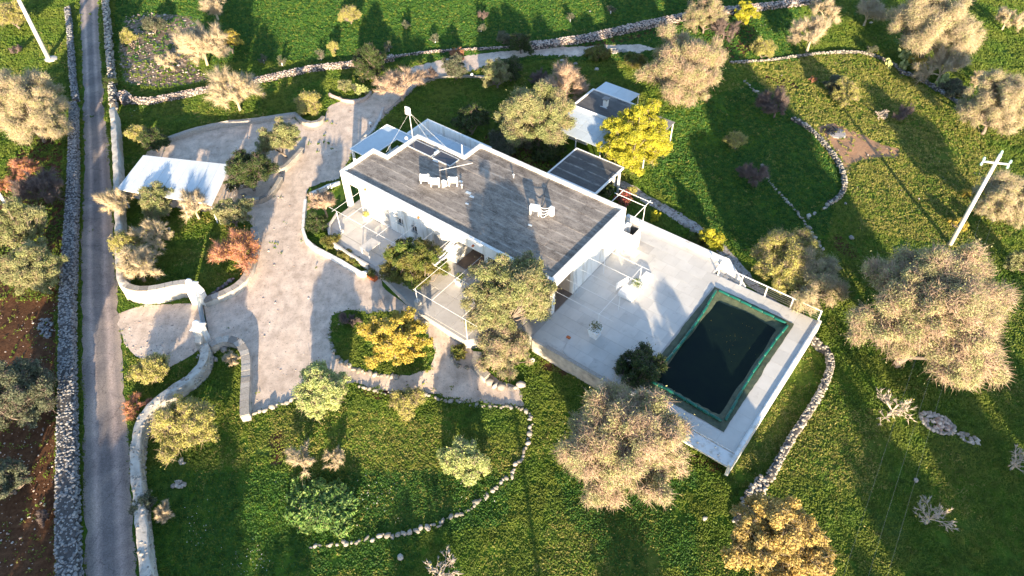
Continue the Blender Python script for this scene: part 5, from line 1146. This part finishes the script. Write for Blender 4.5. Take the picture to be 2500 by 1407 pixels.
for (u, v) in ((13.1, 12.3), (17.7, 12.3), (13.1, 16.5), (17.7, 16.5), (17.2, 16.5)): MB().box(u-.08, u+.08, v-.08, v+.08, -.7, 2.3).build('post', M_whitep, pvn)
t = houset('back_frame', 'thin white pipe frame with climber at the villa back corner', 'pipe frame')
for a, b in (((19.6, 12.4), (22.6, 12.4)), ((19.6, 13.1), (22.8, 13.1)), ((22.5, 10.3), (22.5, 13.3)), ((20.0, 10.3), (20.0, 13.2))): MB().tube([(*a, 3.2), (*b, 3.2)], .03, 6).build('bar', M_whitep, t)
MB().tube([(22.5, 12.4, FL), (22.5, 12.4, 3.2)], .03, 6).build('post', M_whitep, t)

# ------------------------------------------------------------------ walls
rubble_wall('dry_stone_wall', 'long rough grey dry-stone wall along the left side of the road', [(176,248),(174,400),(170,520),(160,700),(158,850),(157,1100),(158,1250),(160,1407),(162,1600)], 0.85, 0.95, M_stone, 0.18, 300, 1, wv=[.7,.75,.9,1.05,1.0,1.05,1.2,1.2])
rubble_wall('dry_stone_wall', 'narrow upper dry-stone wall beside the road at top left', [(162,15),(167,60),(170,110),(173,160),(178,210),(183,240)], 0.6, 0.6, M_stone, 0.22, 0, 2)
rubble_wall('dry_stone_wall', 'short cross wall joining the left road wall to the field', [(140,250),(160,249),(180,249)], .35, .35, M_stone, .2, 0, 22)
rubble_wall('boundary_wall', 'upper stone boundary wall right of the road beside the rocky patch', [(248,-60),(253,0),(259,60),(262,110),(267,160),(270,215),(272,250)], .55, 1.1, M_stonew, .3, 0, 3)
def plain_wall(label, pts, w, h, m, seed, cap=None, name='boundary_wall'):
    P = px_path(pts, h); b = (P[0][0], P[0][1], float(terrain(*P[0]))); t = thing(name, label, 'wall', b); solid_wall('wall', P, w, h, m, t, b, seed)
    if cap: 
        T, N = normals(P); L = np.concatenate([[0], np.cumsum(np.linalg.norm(np.diff(P, axis=0), axis=1))]); s = 0; rg = random.Random(seed)
        while s < L[-1]-.25:
            e = min(s+rg.uniform(.45, .7), L[-1]); a = np.array([np.interp(s+.01, L, P[:, 0]), np.interp(s+.01, L, P[:, 1])]); c = np.array([np.interp(e-.01, L, P[:, 0]), np.interp(e-.01, L, P[:, 1])]); d = (c-a)/np.linalg.norm(c-a); n = np.array([-d[1], d[0]])*(w/2+.03)
            a = a-b[:2]; c = c-b[:2]; z = h+.01+rg.uniform(0, .025); MB().prism([tuple(a-n), tuple(c-n), tuple(c+n), tuple(a+n)], z-.06, z+.05).build('coping_stone', cap, t); s = e
    return t
plain_wall('pale plastered boundary wall right of the road from the wall junction to the carport trees', [(273,262),(276,300),(280,360),(283,430),(285,500),(288,570),(290,640),(293,680),(300,695)], .5, 1.6, M_limewash, 4)
gw = plain_wall('curved cream wall sweeping from the road to the left gate pillar', [(293,680),(302,694),(325,704),(355,706),(390,701),(425,693),(452,690)], .45, 1.5, M_limewash, 5, M_stonew)
plain_wall('curved low yard wall right of the left gate pillar behind the small lawn', [(497,735),(530,722),(565,706),(592,686),(610,655),(619,620),(624,585),(620,556)], .5, .6, M_limewash, 6, M_stonew)
rubble_wall('block_wall', 'weathered curved block wall from the right gate pillar down along the road', [(497,840),(500,862),(490,890),(462,920),(430,942),(398,965),(368,990),(346,1020),(334,1060),(328,1120),(333,1190),(342,1270),(350,1350),(356,1420),(362,1600)], .62, 1.15, M_stonew, .22, 220, 7, dens=.45, corem=M_limewash)
plain_wall('horseshoe-shaped low stone wall right of the right gate pillar', [(512,845),(530,833),(555,828),(577,833),(593,850),(600,880),(600,920),(598,960),(597,1000),(598,1016)], .55, .7, M_limewash, 8, M_stonew)
rubble_wall('dry_stone_wall', 'small inner row of rough stones on the small lawn by the gate', [(500,728),(520,715),(545,695),(570,678)], .35, .25, M_stone, .26, 60, 9, sides=False)
rubble_wall('field_wall', 'long pinkish dry-stone wall crossing the picture above the driveway, left part', [(298,238),(360,241),(420,230),(480,218),(560,204),(640,188),(760,162),(870,150),(960,135)], .75, .6, M_stonep, .17, 0, 10)
rubble_wall('wall_corner_heap', 'square block of stones where the pinkish wall meets the road wall', [(290,222),(302,232),(310,240)], 1.2, .7, M_stonep, .24, 60, 11)
rubble_wall('field_wall', 'thin low part of the field wall behind the dark evergreens', [(955,137),(1050,124),(1140,118),(1240,113),(1290,108)], .3, .3, M_stonep, .16, 0, 12)
rubble_wall('field_wall', 'broad pale rubble part of the field wall towards the upper right', [(1290,106),(1360,98),(1440,86),(1520,67),(1600,50),(1680,34),(1760,22),(1850,12),(1920,4),(2000,-8)], 1.15, .65, M_stonep, .2, 0, 13)
plain_wall('low pale retaining wall north of the carport yard', [(405,338),(440,326),(480,313),(520,304),(560,297),(610,292),(650,286),(700,279),(722,276)], .45, .5, M_stonew, 14, name='retaining_wall')
plain_wall('pale curved wall round the shrub bed north of the yard', [(722,278),(735,292),(755,300),(775,298),(790,285)], .3, .45, M_stonew, 15, M_stonew, name='bed_wall')
plain_wall('low white wall of the olive bed between carport and drive', [(672,409),(684,412),(697,405),(712,390),(728,374),(738,362)], .3, .5, M_stonew, 16, M_stonew, name='bed_wall')
plain_wall('pale wall around the dark olive bed by the carport', [(592,474),(606,484),(630,486),(652,478),(668,462),(682,440),(688,430)], .3, .5, M_stonew, 17, M_stonew, name='bed_wall')
plain_wall('short stone kerb of the driveway bed', [(803,228),(820,236),(845,243),(870,244),(893,236),(905,222)], .25, .35, M_stonep, 18, name='bed_wall')
plain_wall('grey kerb along the villa side of the driveway', [(935,262),(925,290),(905,320),(880,345),(860,365)], .3, .2, M_concrete, 19, name='kerb')
plain_wall('pale kerb curving round the lawn behind the villa', [(1205,188),(1150,185),(1090,186),(1045,194),(1010,212),(975,245),(940,275)], .3, .2, M_stonew, 20, name='kerb')
plain_wall('white-topped path wall below the front of the entrance terrace', [(1166,860),(1163,885),(1172,905),(1190,920)], .55, .45, M_stonew, 21, M_stonew, name='bed_wall')
plain_wall('cream wall continuing left of the villa corner', [(756,472),(775,463),(800,452),(828,443)], .25, .5, M_white, 23, name='bed_wall')
stone_row('stone_edging', 'row of pale stones edging the lower side of the path and round lawn', [(872,940),(910,952),(950,960),(1000,965),(1050,968),(1100,978),(1150,985),(1210,992),(1260,994),(1285,1002),(1294,1030),(1292,1065),(1283,1100),(1262,1135),(1235,1168),(1200,1200),(1150,1238),(1100,1264),(1050,1284),(990,1300),(930,1312),(860,1322),(800,1330),(755,1334)], .25, M_stonee, 30, h=.15)
stone_row('stone_edging', 'curved row of stones at the foot of the lower tan olive', [(1188,925),(1205,938),(1228,946),(1255,946),(1272,938)], .4, M_stonew, 31, h=.22)
stone_row('stone_edging', 'stone edge round the lower side of the drive island', [(806,805),(810,840),(822,868),(850,892),(890,906),(930,914),(965,918)], .3, M_stonee, 32, h=.15)
stone_row('stone_edging', 'stone edge of the small bed by the entrance terrace', [(1105,848),(1100,870),(1110,885),(1135,895),(1163,896)], .26, M_stonee, 33, h=.15)
stone_row('stone_edging', 'low stone edge between the yard and the lawn near the pepper tree', [(608,1014),(640,1002),(680,988),(715,975)], .35, M_stonee, 34, h=.15)
stone_row('stone_edging', 'stones along the foot of the patio slab by the island', [(998,752),(1020,770),(1040,785)], .3, M_stonee, 35, h=.1)
rubble_wall('dry_stone_wall', 'curved dry-stone wall running down from the terrace corner', [(1985,822),(2005,842),(2022,852),(2030,880),(2026,905),(2010,945),(1990,980),(1965,1020),(1935,1065),(1910,1110),(1893,1140),(1880,1165)], .45, .55, M_stonee, .2, 240, 36)
rubble_wall('rubble_heap', 'broad heap of loose white stones ending the curved wall above the oak', [(1868,1165),(1850,1195),(1832,1225),(1820,1250),(1800,1275)], .9, .35, M_stonew, .22, 160, 37, cat='stone heap', wv=[.7,1.0,1.1,.9,.5])
rubble_wall('field_wall', 'thin sunlit stone wall curving round the right field, upper part', [(1782,150),(1850,146),(1920,138),(1985,129),(2050,124),(2100,125),(2140,134),(2180,152),(2200,170)], .28, .3, M_stonee, .2, 0, 38)
rubble_wall('field_wall', 'shaded stone wall running behind the prickly pears to the right edge', [(2200,170),(2240,185),(2290,212),(2330,240),(2380,275)], .4, .45, M_stone, .24, 0, 39)
rubble_wall('field_wall', 'curved stone wall with pale crest below the burnt patch', [(1935,285),(1965,300),(1995,325),(2020,352),(2040,380),(2055,405),(2063,435),(2060,462),(2042,483),(2025,492)], .4, .4, M_stonee, .24, 60, 40)
stone_row('stone_line', 'scattered stones joining the curved wall to the thin stone line', [(2022,497),(2008,508),(1990,520),(1968,532)], .3, M_stonew, 41, h=.15, jitter=.25, gap=1.6)
stone_row('stone_line', 'thin line of stones across the lawn right of the lime tree', [(1862,400),(1872,425),(1885,450),(1905,472),(1930,498),(1952,522),(1968,545),(1985,570),(1998,592),(2010,605)], .3, M_stonee, 42, h=.2)
stone_row('stone_line', 'faint upper line of stones on the lawn below the very large olive', [(1815,195),(1845,222),(1870,240),(1885,255)], .28, M_stonee, 43, h=.15, gap=1.3)

# ------------------------------------------------------------------ gate
def gate_pillar(px, py, label, hh=2.15):
    q = at(px, py, hh); t = thing('gate_pillar', label, 'gate pillar', (q[0], q[1], 0), R_(-12), 'white gate pillars')
    MB().box(-.34, .34, -.34, .34, -.1, hh-.35).build('shaft', M_white, t, bevel=.02); MB().box(-.44, .44, -.44, .44, hh-.35, hh-.25).build('cap', M_white, t, bevel=.02); MB().box(-.3, .3, -.3, .3, hh-.25, hh-.15).build('cap', M_white, t, bevel=.02)
    MB().lathe([(.05, 0), (.16, .03), (.24, .12), (.27, .24), (.24, .36), (.15, .46), (.03, .5)], (-.02, 0, hh-.16), 18).build('ball', M_ball, t, smooth=True); return q
g1 = gate_pillar(462, 690, 'white gate pillar with ball cap at the end of the curved cream wall, upper one'); g2 = gate_pillar(480, 792, 'white gate pillar with ball cap at the start of the block wall, lower one')
t = thing('gate_wing_wall', 'tall white tapering wall piece beside the upper gate pillar', 'wall', (g1[0], g1[1], 0), R_(-12))
MB().prism([(.36, -.3), (.85, -.35), (.85, .2), (.36, .3)], -.1, [2.0, 1.35, 1.35, 2.0]).build('wall', M_white, t)
t = thing('gate_wing_wall', 'cream sloping wall piece beside the lower gate pillar', 'wall', (g2[0], g2[1], 0), R_(-12)); MB().prism([(.0, -.95), (.5, -.95), (.45, -.36), (.0, -.36)], -.1, [1.2, 1.2, 1.7, 1.7]).build('wall', M_limewash, t)
a, b = atg(493, 742)[0], atg(509, 832)[0]; d = b-a; t = thing('sliding_gate', 'blue-grey steel sliding gate closed between the two pillars', 'gate', (a[0], a[1], 0), math.atan2(d[1], d[0])); L = float(np.linalg.norm(d))
for z in (.12, .9, 1.5): MB().box(0, L, -.03, .03, z, z+.07).build('rail', M_gate, t)
for k in range(int(L/.16)+1): MB().box(k*.16, k*.16+.03, -.015, .015, .15, 1.5).build('bar', M_gate, t)
MB().box(-.4, L+.5, .05, .12, .0, .05).build('track', M_darkmetal, t)

# ------------------------------------------------------------------ poles and wires
def tube_w(t, b, pts, r, m, name, n=6, r1=None): return MB().tube([tuple(np.array(p)-np.array(b)) for p in pts], r, n, r1).build(name, m, t)
q = atg(2318, 600)[0]; gz = float(terrain(*q)); hp = 9.3
t = thing('utility_pole', 'white concrete utility pole with crossarm and glass insulators at right', 'utility pole', (q[0], q[1], gz)); MB().tube([(0, 0, -.2), (0, 0, hp*.5), (0, 0, hp)], .19, 14, .12).build('pole', M_paint, t, smooth=True)
MB().box(-.95, .95, -.05, .05, hp-.85, hp-.73).build('crossarm', M_paint, t).rotation_euler = (0, 0, R_(-14))
for (x, z) in ((-.92, hp-.7), (-.92, hp-1.15), (.92, hp-.7), (.92, hp-1.15), (0.0, hp+.02), (.05, hp-.35)):
    ca, sa = math.cos(R_(-14)), math.sin(R_(-14)); MB().lathe([(.03, 0), (.1, .03), (.06, .1), (.12, .13), (.06, .2), (.1, .24), (.03, .32)], (x*ca, x*sa, z), 12).build('insulator', M_insul, t, smooth=True)
def wires(label, pa, pb, sag, n=1, name='power_line'):
    t = thing(name, label, 'power line', tuple(pa[0])); 
    for a_, b_ in zip(pa, pb):
        a_ = np.array(a_); b_ = np.array(b_); pts = [a_+(b_-a_)*s-np.array([0, 0, sag*4*s*(1-s)]) for s in np.linspace(0, 1, 24)]; tube_w(t, pa[0], pts, .0022, M_rope, 'wire', 4)
w1 = at(2110, 1420, 8.0); top = np.array([q[0], q[1], gz+hp]); dr = np.array([w1[0]-q[0], w1[1]-q[1]]); dr = dr/np.linalg.norm(dr); far = np.array([q[0], q[1]])+dr*60
wires('thin power wires hanging from the right utility pole across the lower right meadow', [(q[0]-.9, q[1]+.2, gz+hp-.4), (q[0], q[1], gz+hp+.3), (q[0]+.9, q[1]-.2, gz+hp-.4)], [(far[0]-.9, far[1]+.2, 9.0), (far[0], far[1], 9.6), (far[0]+.9, far[1]-.2, 9.0)], .9)
t = thing('utility_pole', 'white concrete utility pole whose far end carries the wires, outside the picture', 'utility pole', (far[0], far[1], 0)); MB().tube([(0, 0, -.2), (0, 0, 9.6)], .19, 12, .12).build('pole', M_paint, t); MB().box(-1, 1, -.05, .05, 8.9, 9.02).build('crossarm', M_paint, t)
q = atg(120, 146)[0]; t = thing('utility_pole', 'leaning-looking white utility pole with concrete foot in the grass at top left', 'utility pole', (q[0], q[1], 0)); MB().tube([(0, 0, -.2), (0, 0, 9.2)], .26, 14, .17).build('pole', M_paint, t, smooth=True); MB().lathe([(.75, 0), (.7, .12), (.3, .18)], (.2, .05, 0), 9).build('footing', M_concrete, t)
q2 = atg(85, 590)[0]; q2 = at(28, 520, 3.0)
t = thing('utility_pole', 'pale utility pole partly hidden by the olive at the left edge', 'utility pole', (q2[0], q2[1], 0)); MB().tube([(0, 0, -.2), (0, 0, 8.8)], .16, 12, .11).build('pole', M_paint, t, smooth=True)
wires('single thin wire from the top left pole down along the left edge', [(q[0], q[1], 9.1)], [(q2[0], q2[1], 8.7)], .4)
# white globe lamps by the drive
for (px, py, lb) in ((904, 302, 'white globe lamp at the kerb beside the drive behind the villa'), (1152, 183, 'white globe lamp at the bend of the upper kerb'), (1300, 880, 'white globe lamp in the bed by the lower olive')):
    q = atg(px, py, .45)[0]; z = float(terrain(*q)); t = thing('globe_lamp', lb, 'garden lamp', (q[0], q[1], z), 0, 'white globe garden lamps'); MB().tube([(0, 0, 0), (0, 0, .35)], .04, 8).build('stem', M_darkmetal, t); MB().lathe([(.04, 0), (.12, .04), (.17, .14), (.17, .22), (.1, .32), (.03, .35)], (0, 0, .3), 14).build('globe', M_ball, t, smooth=True)

# ------------------------------------------------------------------ stones, heaps, cactus, fire patch
def rock(px, py, s, label, m=M_stonew, seed=0):
    q, z = atg(px, py); rng = np.random.default_rng(seed+int(px)); V = ICV*(1+rng.uniform(-.18, .18, (12, 1))); V = V*np.array([s*.62, s*.5, s*.4]); o = link('rock', npmesh('rock', V, ICF), m, None, (q[0], q[1], z+s*.15)); o.rotation_euler = (0, 0, rng.uniform(0, 6)); md = o.modifiers.new('b', 'BEVEL'); md.width = s*.06; tag(o, label, 'rock')
for e in ((547, 855, .6, 'grey block of stone inside the horseshoe wall'), (1676, 554, .55, 'left pale boulder on the grass beside the grey path'), (1691, 565, .5, 'right pale boulder on the grass beside the grey path'), (1457, 171, .55, 'flat pale stone slab on the grass above the outbuilding'), (1440, 30, .4, 'single white stone in the upper meadow'), (2236, 1174, .35, 'small white stone in the lower right meadow'), (978, 1362, .4, 'white stone in the lower lawn above the bottom fig'), (2078, 582, .45, 'white stone on bare soil near the thin stone line'), (2064, 498, .3, 'stone fallen below the curved field wall'), (413, 560, .35, 'pale flat stone on the small lawn'), (1720, 1268, .35, 'reddish stone near the rubble heap'), (1405, 158, .5, 'rough stone left of the mossy mound'), (1372, 150, .45, 'rough stone above the pink bare tree'), (2176, 42, .5, 'white stone near the huge bare tree'), (2126, 58, .5, 'white stone below the thin yellow tree at the top')): rock(*e)
def heap(name, label, px, py, rx, ry, n, size, m, seed, rot=0.0, mound=.25, lim=60):
    q, z = atg(px, py); rng = np.random.default_rng(seed); t = thing(name, label, 'stone heap', (q[0], q[1], z)); r = rng.uniform(0, 1, n)**.5; a = rng.uniform(0, 6.28, n)
    x = r*np.cos(a)*rx; y = r*np.sin(a)*ry; c, s = math.cos(rot), math.sin(rot); P = np.column_stack([x*c-y*s, x*s+y*c, .05+mound*(1-r)]); place_rocks(t, P, size*rng.uniform(.6, 1.4, n), m, rng, lim, prio=-rng.random(n)); return t
h = heap('stone_heap', 'oval heap of stones with a mortared rim in the right meadow', 2287, 1036, .95, .6, 70, .28, M_stonep, 60, R_(-35)); 
rg_ = np.random.default_rng(61); th = np.linspace(0, 6.283, 26, endpoint=False); c, s = math.cos(R_(-35)), math.sin(R_(-35)); P = np.column_stack([(1.05*np.cos(th))*c-(.72*np.sin(th))*s, (1.05*np.cos(th))*s+(.72*np.sin(th))*c, np.full(26, .12)]); place_rocks(h, P, np.full(26, .32), M_stonew, rg_, 300)
heap('stone_heap', 'small loose pile of stones right of the oval heap', 2364, 1072, .75, .35, 34, .24, M_stonew, 62, R_(-30), .1)
heap('stone_heap', 'flat grey stones in the lower left lawn', 440, 1186, .42, .3, 14, .28, M_stonew, 63, 0, .05)
heap('stone_heap', 'two pale stones in the lower left lawn', 444, 1130, .2, .15, 3, .3, M_stonew, 64, 0, .02)
heap('stone_heap', 'rubble spilling from the mossy mound by the upper drive', 1480, 128, 2.6, .7, 90, .35, M_stonew, 65, 0, .1)
heap('stone_heap', 'stones around the foot of the curved block wall behind the gate', 505, 875, .8, 1.0, 26, .26, M_stonew, 66, 0, .0)
heap('stone_heap', 'loose stones at the foot of the left wall opposite the gate', 112, 800, 1.3, .5, 60, .2, M_stone, 67, R_(-60), .05)
q, z = atg(2030, 322); t = thing('burnt_pile', 'charred branches and grey ash on the orange soil patch', 'ash pile', (q[0], q[1], z)); rng = np.random.default_rng(70)
MB().lathe([(1.0, 0.0), (.8, .04), (.2, .07)], (.5, -.25, 0), 11).build('ash', M_ash, t, smooth=True); n = 60; a = np.column_stack([rng.normal(-.1, .5, n), rng.normal(.1, .35, n), rng.uniform(.03, .2, n)]); d = rand_dirs(rng, n, 0); d[:, 2] = np.abs(d[:, 2])*.5; V, F = spikes(a-d*.4, a+d*.4, np.full(n, .05)); link('charred_branches', npmesh('charred_branches', V, F), M_char, t)['kind'] = 'stuff'
def cactus(px, py, n, s, label, seed):
    q, z = atg(px, py); rng = np.random.default_rng(seed); t = thing('prickly_pear', label, 'cactus', (q[0], q[1], z)); bases = []
    disc = MB(); k = 14
    o = MB().lathe([(.01, -.5), (.3, -.42), (.46, -.2), (.5, 0), (.42, .25), (.25, .44), (.01, .5)], (0, 0, .5), 12).build('pad', M_cactus); me = o.data; bpy.data.objects.remove(o)
    pts = [(rng.uniform(-s, s), rng.uniform(-s*.6, s*.6), -.05, 0) for _ in range(max(3, n//5))]
    for i in range(n):
        if i < len(pts): x, y, zz, lv = pts[i]
        else:
            p = bases[rng.integers(0, len(bases))]; x, y, zz = p[0]+rng.normal(0, .18), p[1]+rng.normal(0, .14), p[2]+rng.uniform(.28, .46)
        o = bpy.data.objects.new('pad', me); COL.objects.link(o); o.parent = t; o.location = (x, y, zz); o.scale = (.42, .1, rng.uniform(.4, .58)); o.rotation_euler = (rng.normal(0, .25), rng.normal(0, .45), rng.uniform(0, 3.1)); bases.append((x, y, zz))
cactus(2190, 168, 46, 1.1, 'pale green prickly pear clump, sunlit, on the field wall', 80); cactus(2295, 212, 34, .9, 'darker prickly pear clump further along the shaded field wall', 81); cactus(2212, 150, 22, .5, 'taller prickly pear stalk behind the sunlit clump', 82)
for (px, py, lb) in ((2108, 0, ''),): pass
# small black box in the carport yard
q, z = atg(626, 388); o = MB().box(-.3, .3, -.2, .2, 0, .08).build('drain_cover', M_darkmetal, None, (q[0], q[1], .02)); tag(o, 'small black drain cover on the gravel near the olive bed', 'drain cover')

# ------------------------------------------------------------------ grass and small herbs
def grass_field():
    rng = np.random.default_rng(12); n = 300000
    # denser towards the camera
    y = 13+(rng.uniform(0, 1, n)**1.1)*86; half = .694*(.695*y+30.2)+2; x = rng.uniform(-1, 1, n)*half
    gxn = fbm(x, y, 2.2, 21); keep = (gxn > .16) & ~((fbm(x, y, 5.0, 55) > .7) & (rng.random(n) > .45)) & ~((fbm(x, y, .9, 57) > .72) & (rng.random(n) > .3))
    z = terrain(x, y); px, py, pd = project(x, y, z)
    keep &= (px > -120) & (px < 2620) & (py > -60) & (py < 1500)
    for p in (YARD, APRON, ROAD_L+ROAD_R[::-1], PATH2):
        ins = in_poly(px, py, p); ins &= ~in_poly(px, py, ISLAND); keep &= ~(ins & ((rng.random(n) > .02) | (fbm(x, y, 3.0, 77) < .68)))
    u, v = to_uv(x, y); keep &= ~((u > 20.6) & (u < 38.6) & (v > -2.9) & (v < 13.3)); keep &= ~((u > -2.9) & (u < 22.2) & (v > -3.2) & (v < 11.4)); keep &= ~((u > 7.0) & (u < 20.9) & (v > -5.8) & (v <= -3.2)); keep &= ~((u > 8.6) & (u < 15) & (v > 18.3) & (v < 26)); keep &= ~((u > 13) & (u < 17.9) & (v > 12) & (v < 16.7))
    for p, k in [(SOIL, .955), (DARKROW, .6), (ROCK, .88), (BURN, .95)]+[(s, .45) for s in SOIL2]:
        keep &= ~(in_poly(px, py, p) & (rng.random(n) < k))
    x, y, z, px, py = x[keep], y[keep], z[keep], px[keep], py[keep]; n = len(x)
    dr = np.zeros(n)
    for p in DRY_LIT: dr = np.maximum(dr, in_poly(px, py, p)*.6)
    dr = np.clip(dr*(.3+1.1*fbm(x, y, 4.0, 3))+.25*(fbm(x, y, 3.0, 9) > .62), 0, 1)
    is_dry_lit = rng.random(n) < dr*.8+.25*in_poly(px, py, DRY_LIT[0])*(fbm(x, y, 2.6, 91) > .4)  # more dry tufts in the right field put its sunlit yellow into colour
    bz = (fbm(x, y, 1.3, 7)-.5)*.16+(fbm(x, y, 6.0, 11)-.5)*.3
    clover_shade = (py < 150)&(px > 280)&(px < 1950)|(px > 300)&(px < 1700)&(py > 1150)&(fbm(x, y, 5.0, 66) > .45)|in_poly(px, py, [(1560,300),(1850,200),(1960,300),(2060,430),(2010,600),(1840,640),(1600,460)]); clover_shade &= rng.random(n) < .75; is_dry_lit &= ~clover_shade  # darker clover patches; shade over the upper meadow is put into this green
    for nm, m, sel, K in (('clover_shade_grass', LM['_clover_shade'], clover_shade, 6), ('green_grass', LM['_grass'], ~is_dry_lit & ~clover_shade, 6), ('dry_sunlit_grass', LM['_dry_lit'], is_dry_lit, 6)):
        xs, ys, zs = x[sel], y[sel], (z+bz)[sel]; k = len(xs); P = np.repeat(np.column_stack([xs, ys, zs]), K, 0)+rng.normal(0, 1, (k*K, 3))*np.array([.09, .09, 0]); far = np.sqrt(P[:, 1]**2+CAM_H**2)/50
        s = rng.uniform(.055, .115, k*K)*far*(.7+.6*fbm(P[:, 0], P[:, 1], 1.7, 31)); P[:, 2] += rng.uniform(.02, .1, k*K)
        N = np.tile([0, -.6, .7], (k*K, 1)); V, F = leaves(P, s*1.5, rng, N, asp=.5, tilt=.42); o = link(nm, npmesh(nm, V, None, F), m); tag(o, {'clover_shade_grass': 'darker clover on the lawns, with the upper meadow shade put into its green', 'green_grass': 'green grass and clover covering lawns and meadow', 'dry_sunlit_grass': 'yellowish dry grass tufts, thickened to put sunlit yellow into the green meadow'}[nm], 'grass', kind='stuff')
def herbs():
    rng = np.random.default_rng(33); P = []
    for (px, py, rx, ry, n) in ((785, 1240, 70, 50, 160), (600, 1370, 60, 40, 40), (480, 1290, 30, 50, 30), (920, 1210, 60, 50, 40), (340, 262, 40, 20, 30), (1170, 1180, 60, 60, 20), (1300, 60, 160, 40, 20), (1900, 60, 90, 40, 60)):
        for _ in range(n):
            q, z = atg(px+rng.normal(0, rx*.6), py+rng.normal(0, ry*.6)); P.append((q[0], q[1], z+.16))
    P = np.array(P); V, F = leaves(P, rng.uniform(.03, .065, len(P)), rng, np.tile([0, -.3, 1.0], (len(P), 1)), asp=.9); o = link('white_flowers', npmesh('white_flowers', V, None, F), M_cloth); tag(o, 'tiny white flowers scattered over the lawns', 'flowers', kind='stuff')
def pebbles():
    rng = np.random.default_rng(44); n = 2600; P = []; 
    for poly, k in ((ROCK, 500), (YARD, 500), (SOIL, 500), (APRON, 150), (ROAD_L[2:6]+ROAD_R[2:6][::-1], 40), (DRY_LIT[0], 150), (BURN, 14)):
        a = np.array(poly, float); mn, mx = a.min(0), a.max(0); c = 0
        mn = np.maximum(mn, [-50, -20]); mx = np.minimum(mx, [2550, 1450])
        while c < k:
            px, py = rng.uniform(mn, mx)
            if in_poly(np.array([px]), np.array([py]), poly)[0]:
                q, z = atg(px, py); P.append((q[0], q[1], z+.02, 1.0 if poly is ROCK else .5)); c += 1
    P = np.array(P); V, F = rocks(P[:, :3], P[:, 3]*rng.uniform(.1, .3, len(P))*np.where(rng.random(len(P)) < .8, .7, 1.4), rng, .45); o = link('loose_stones', npmesh('loose_stones', V, F), M_stonep); tag(o, 'loose pale stones on the rocky patch, soil and gravel', 'stones', kind='stuff')
LM['_grass'] = leafmat('grass_blades', [(0.045, 0.105, 0.012), (0.09, 0.168, 0.017), (0.15, 0.225, 0.03), (0.06, 0.125, 0.014)], trans=.3, patch=(0.16, 0.2, 0.03), pscale=.35)
LM['_clover_shade'] = leafmat('shade_dark_clover', [(0.02, 0.075, 0.012), (0.04, 0.12, 0.016), (0.07, 0.16, 0.024), (0.03, 0.09, 0.014)], trans=.25)  # dark greens for clover and for the painted meadow shade
LM['_dry_lit'] = leafmat('dry_sunlit_blades', [(0.18, 0.2, 0.04), (0.32, 0.28, 0.09), (0.24, 0.24, 0.05), (0.14, 0.17, 0.025)], trans=.25)  # dry blades, also standing in for sunlit yellow grass
grass_field(); herbs(); pebbles()
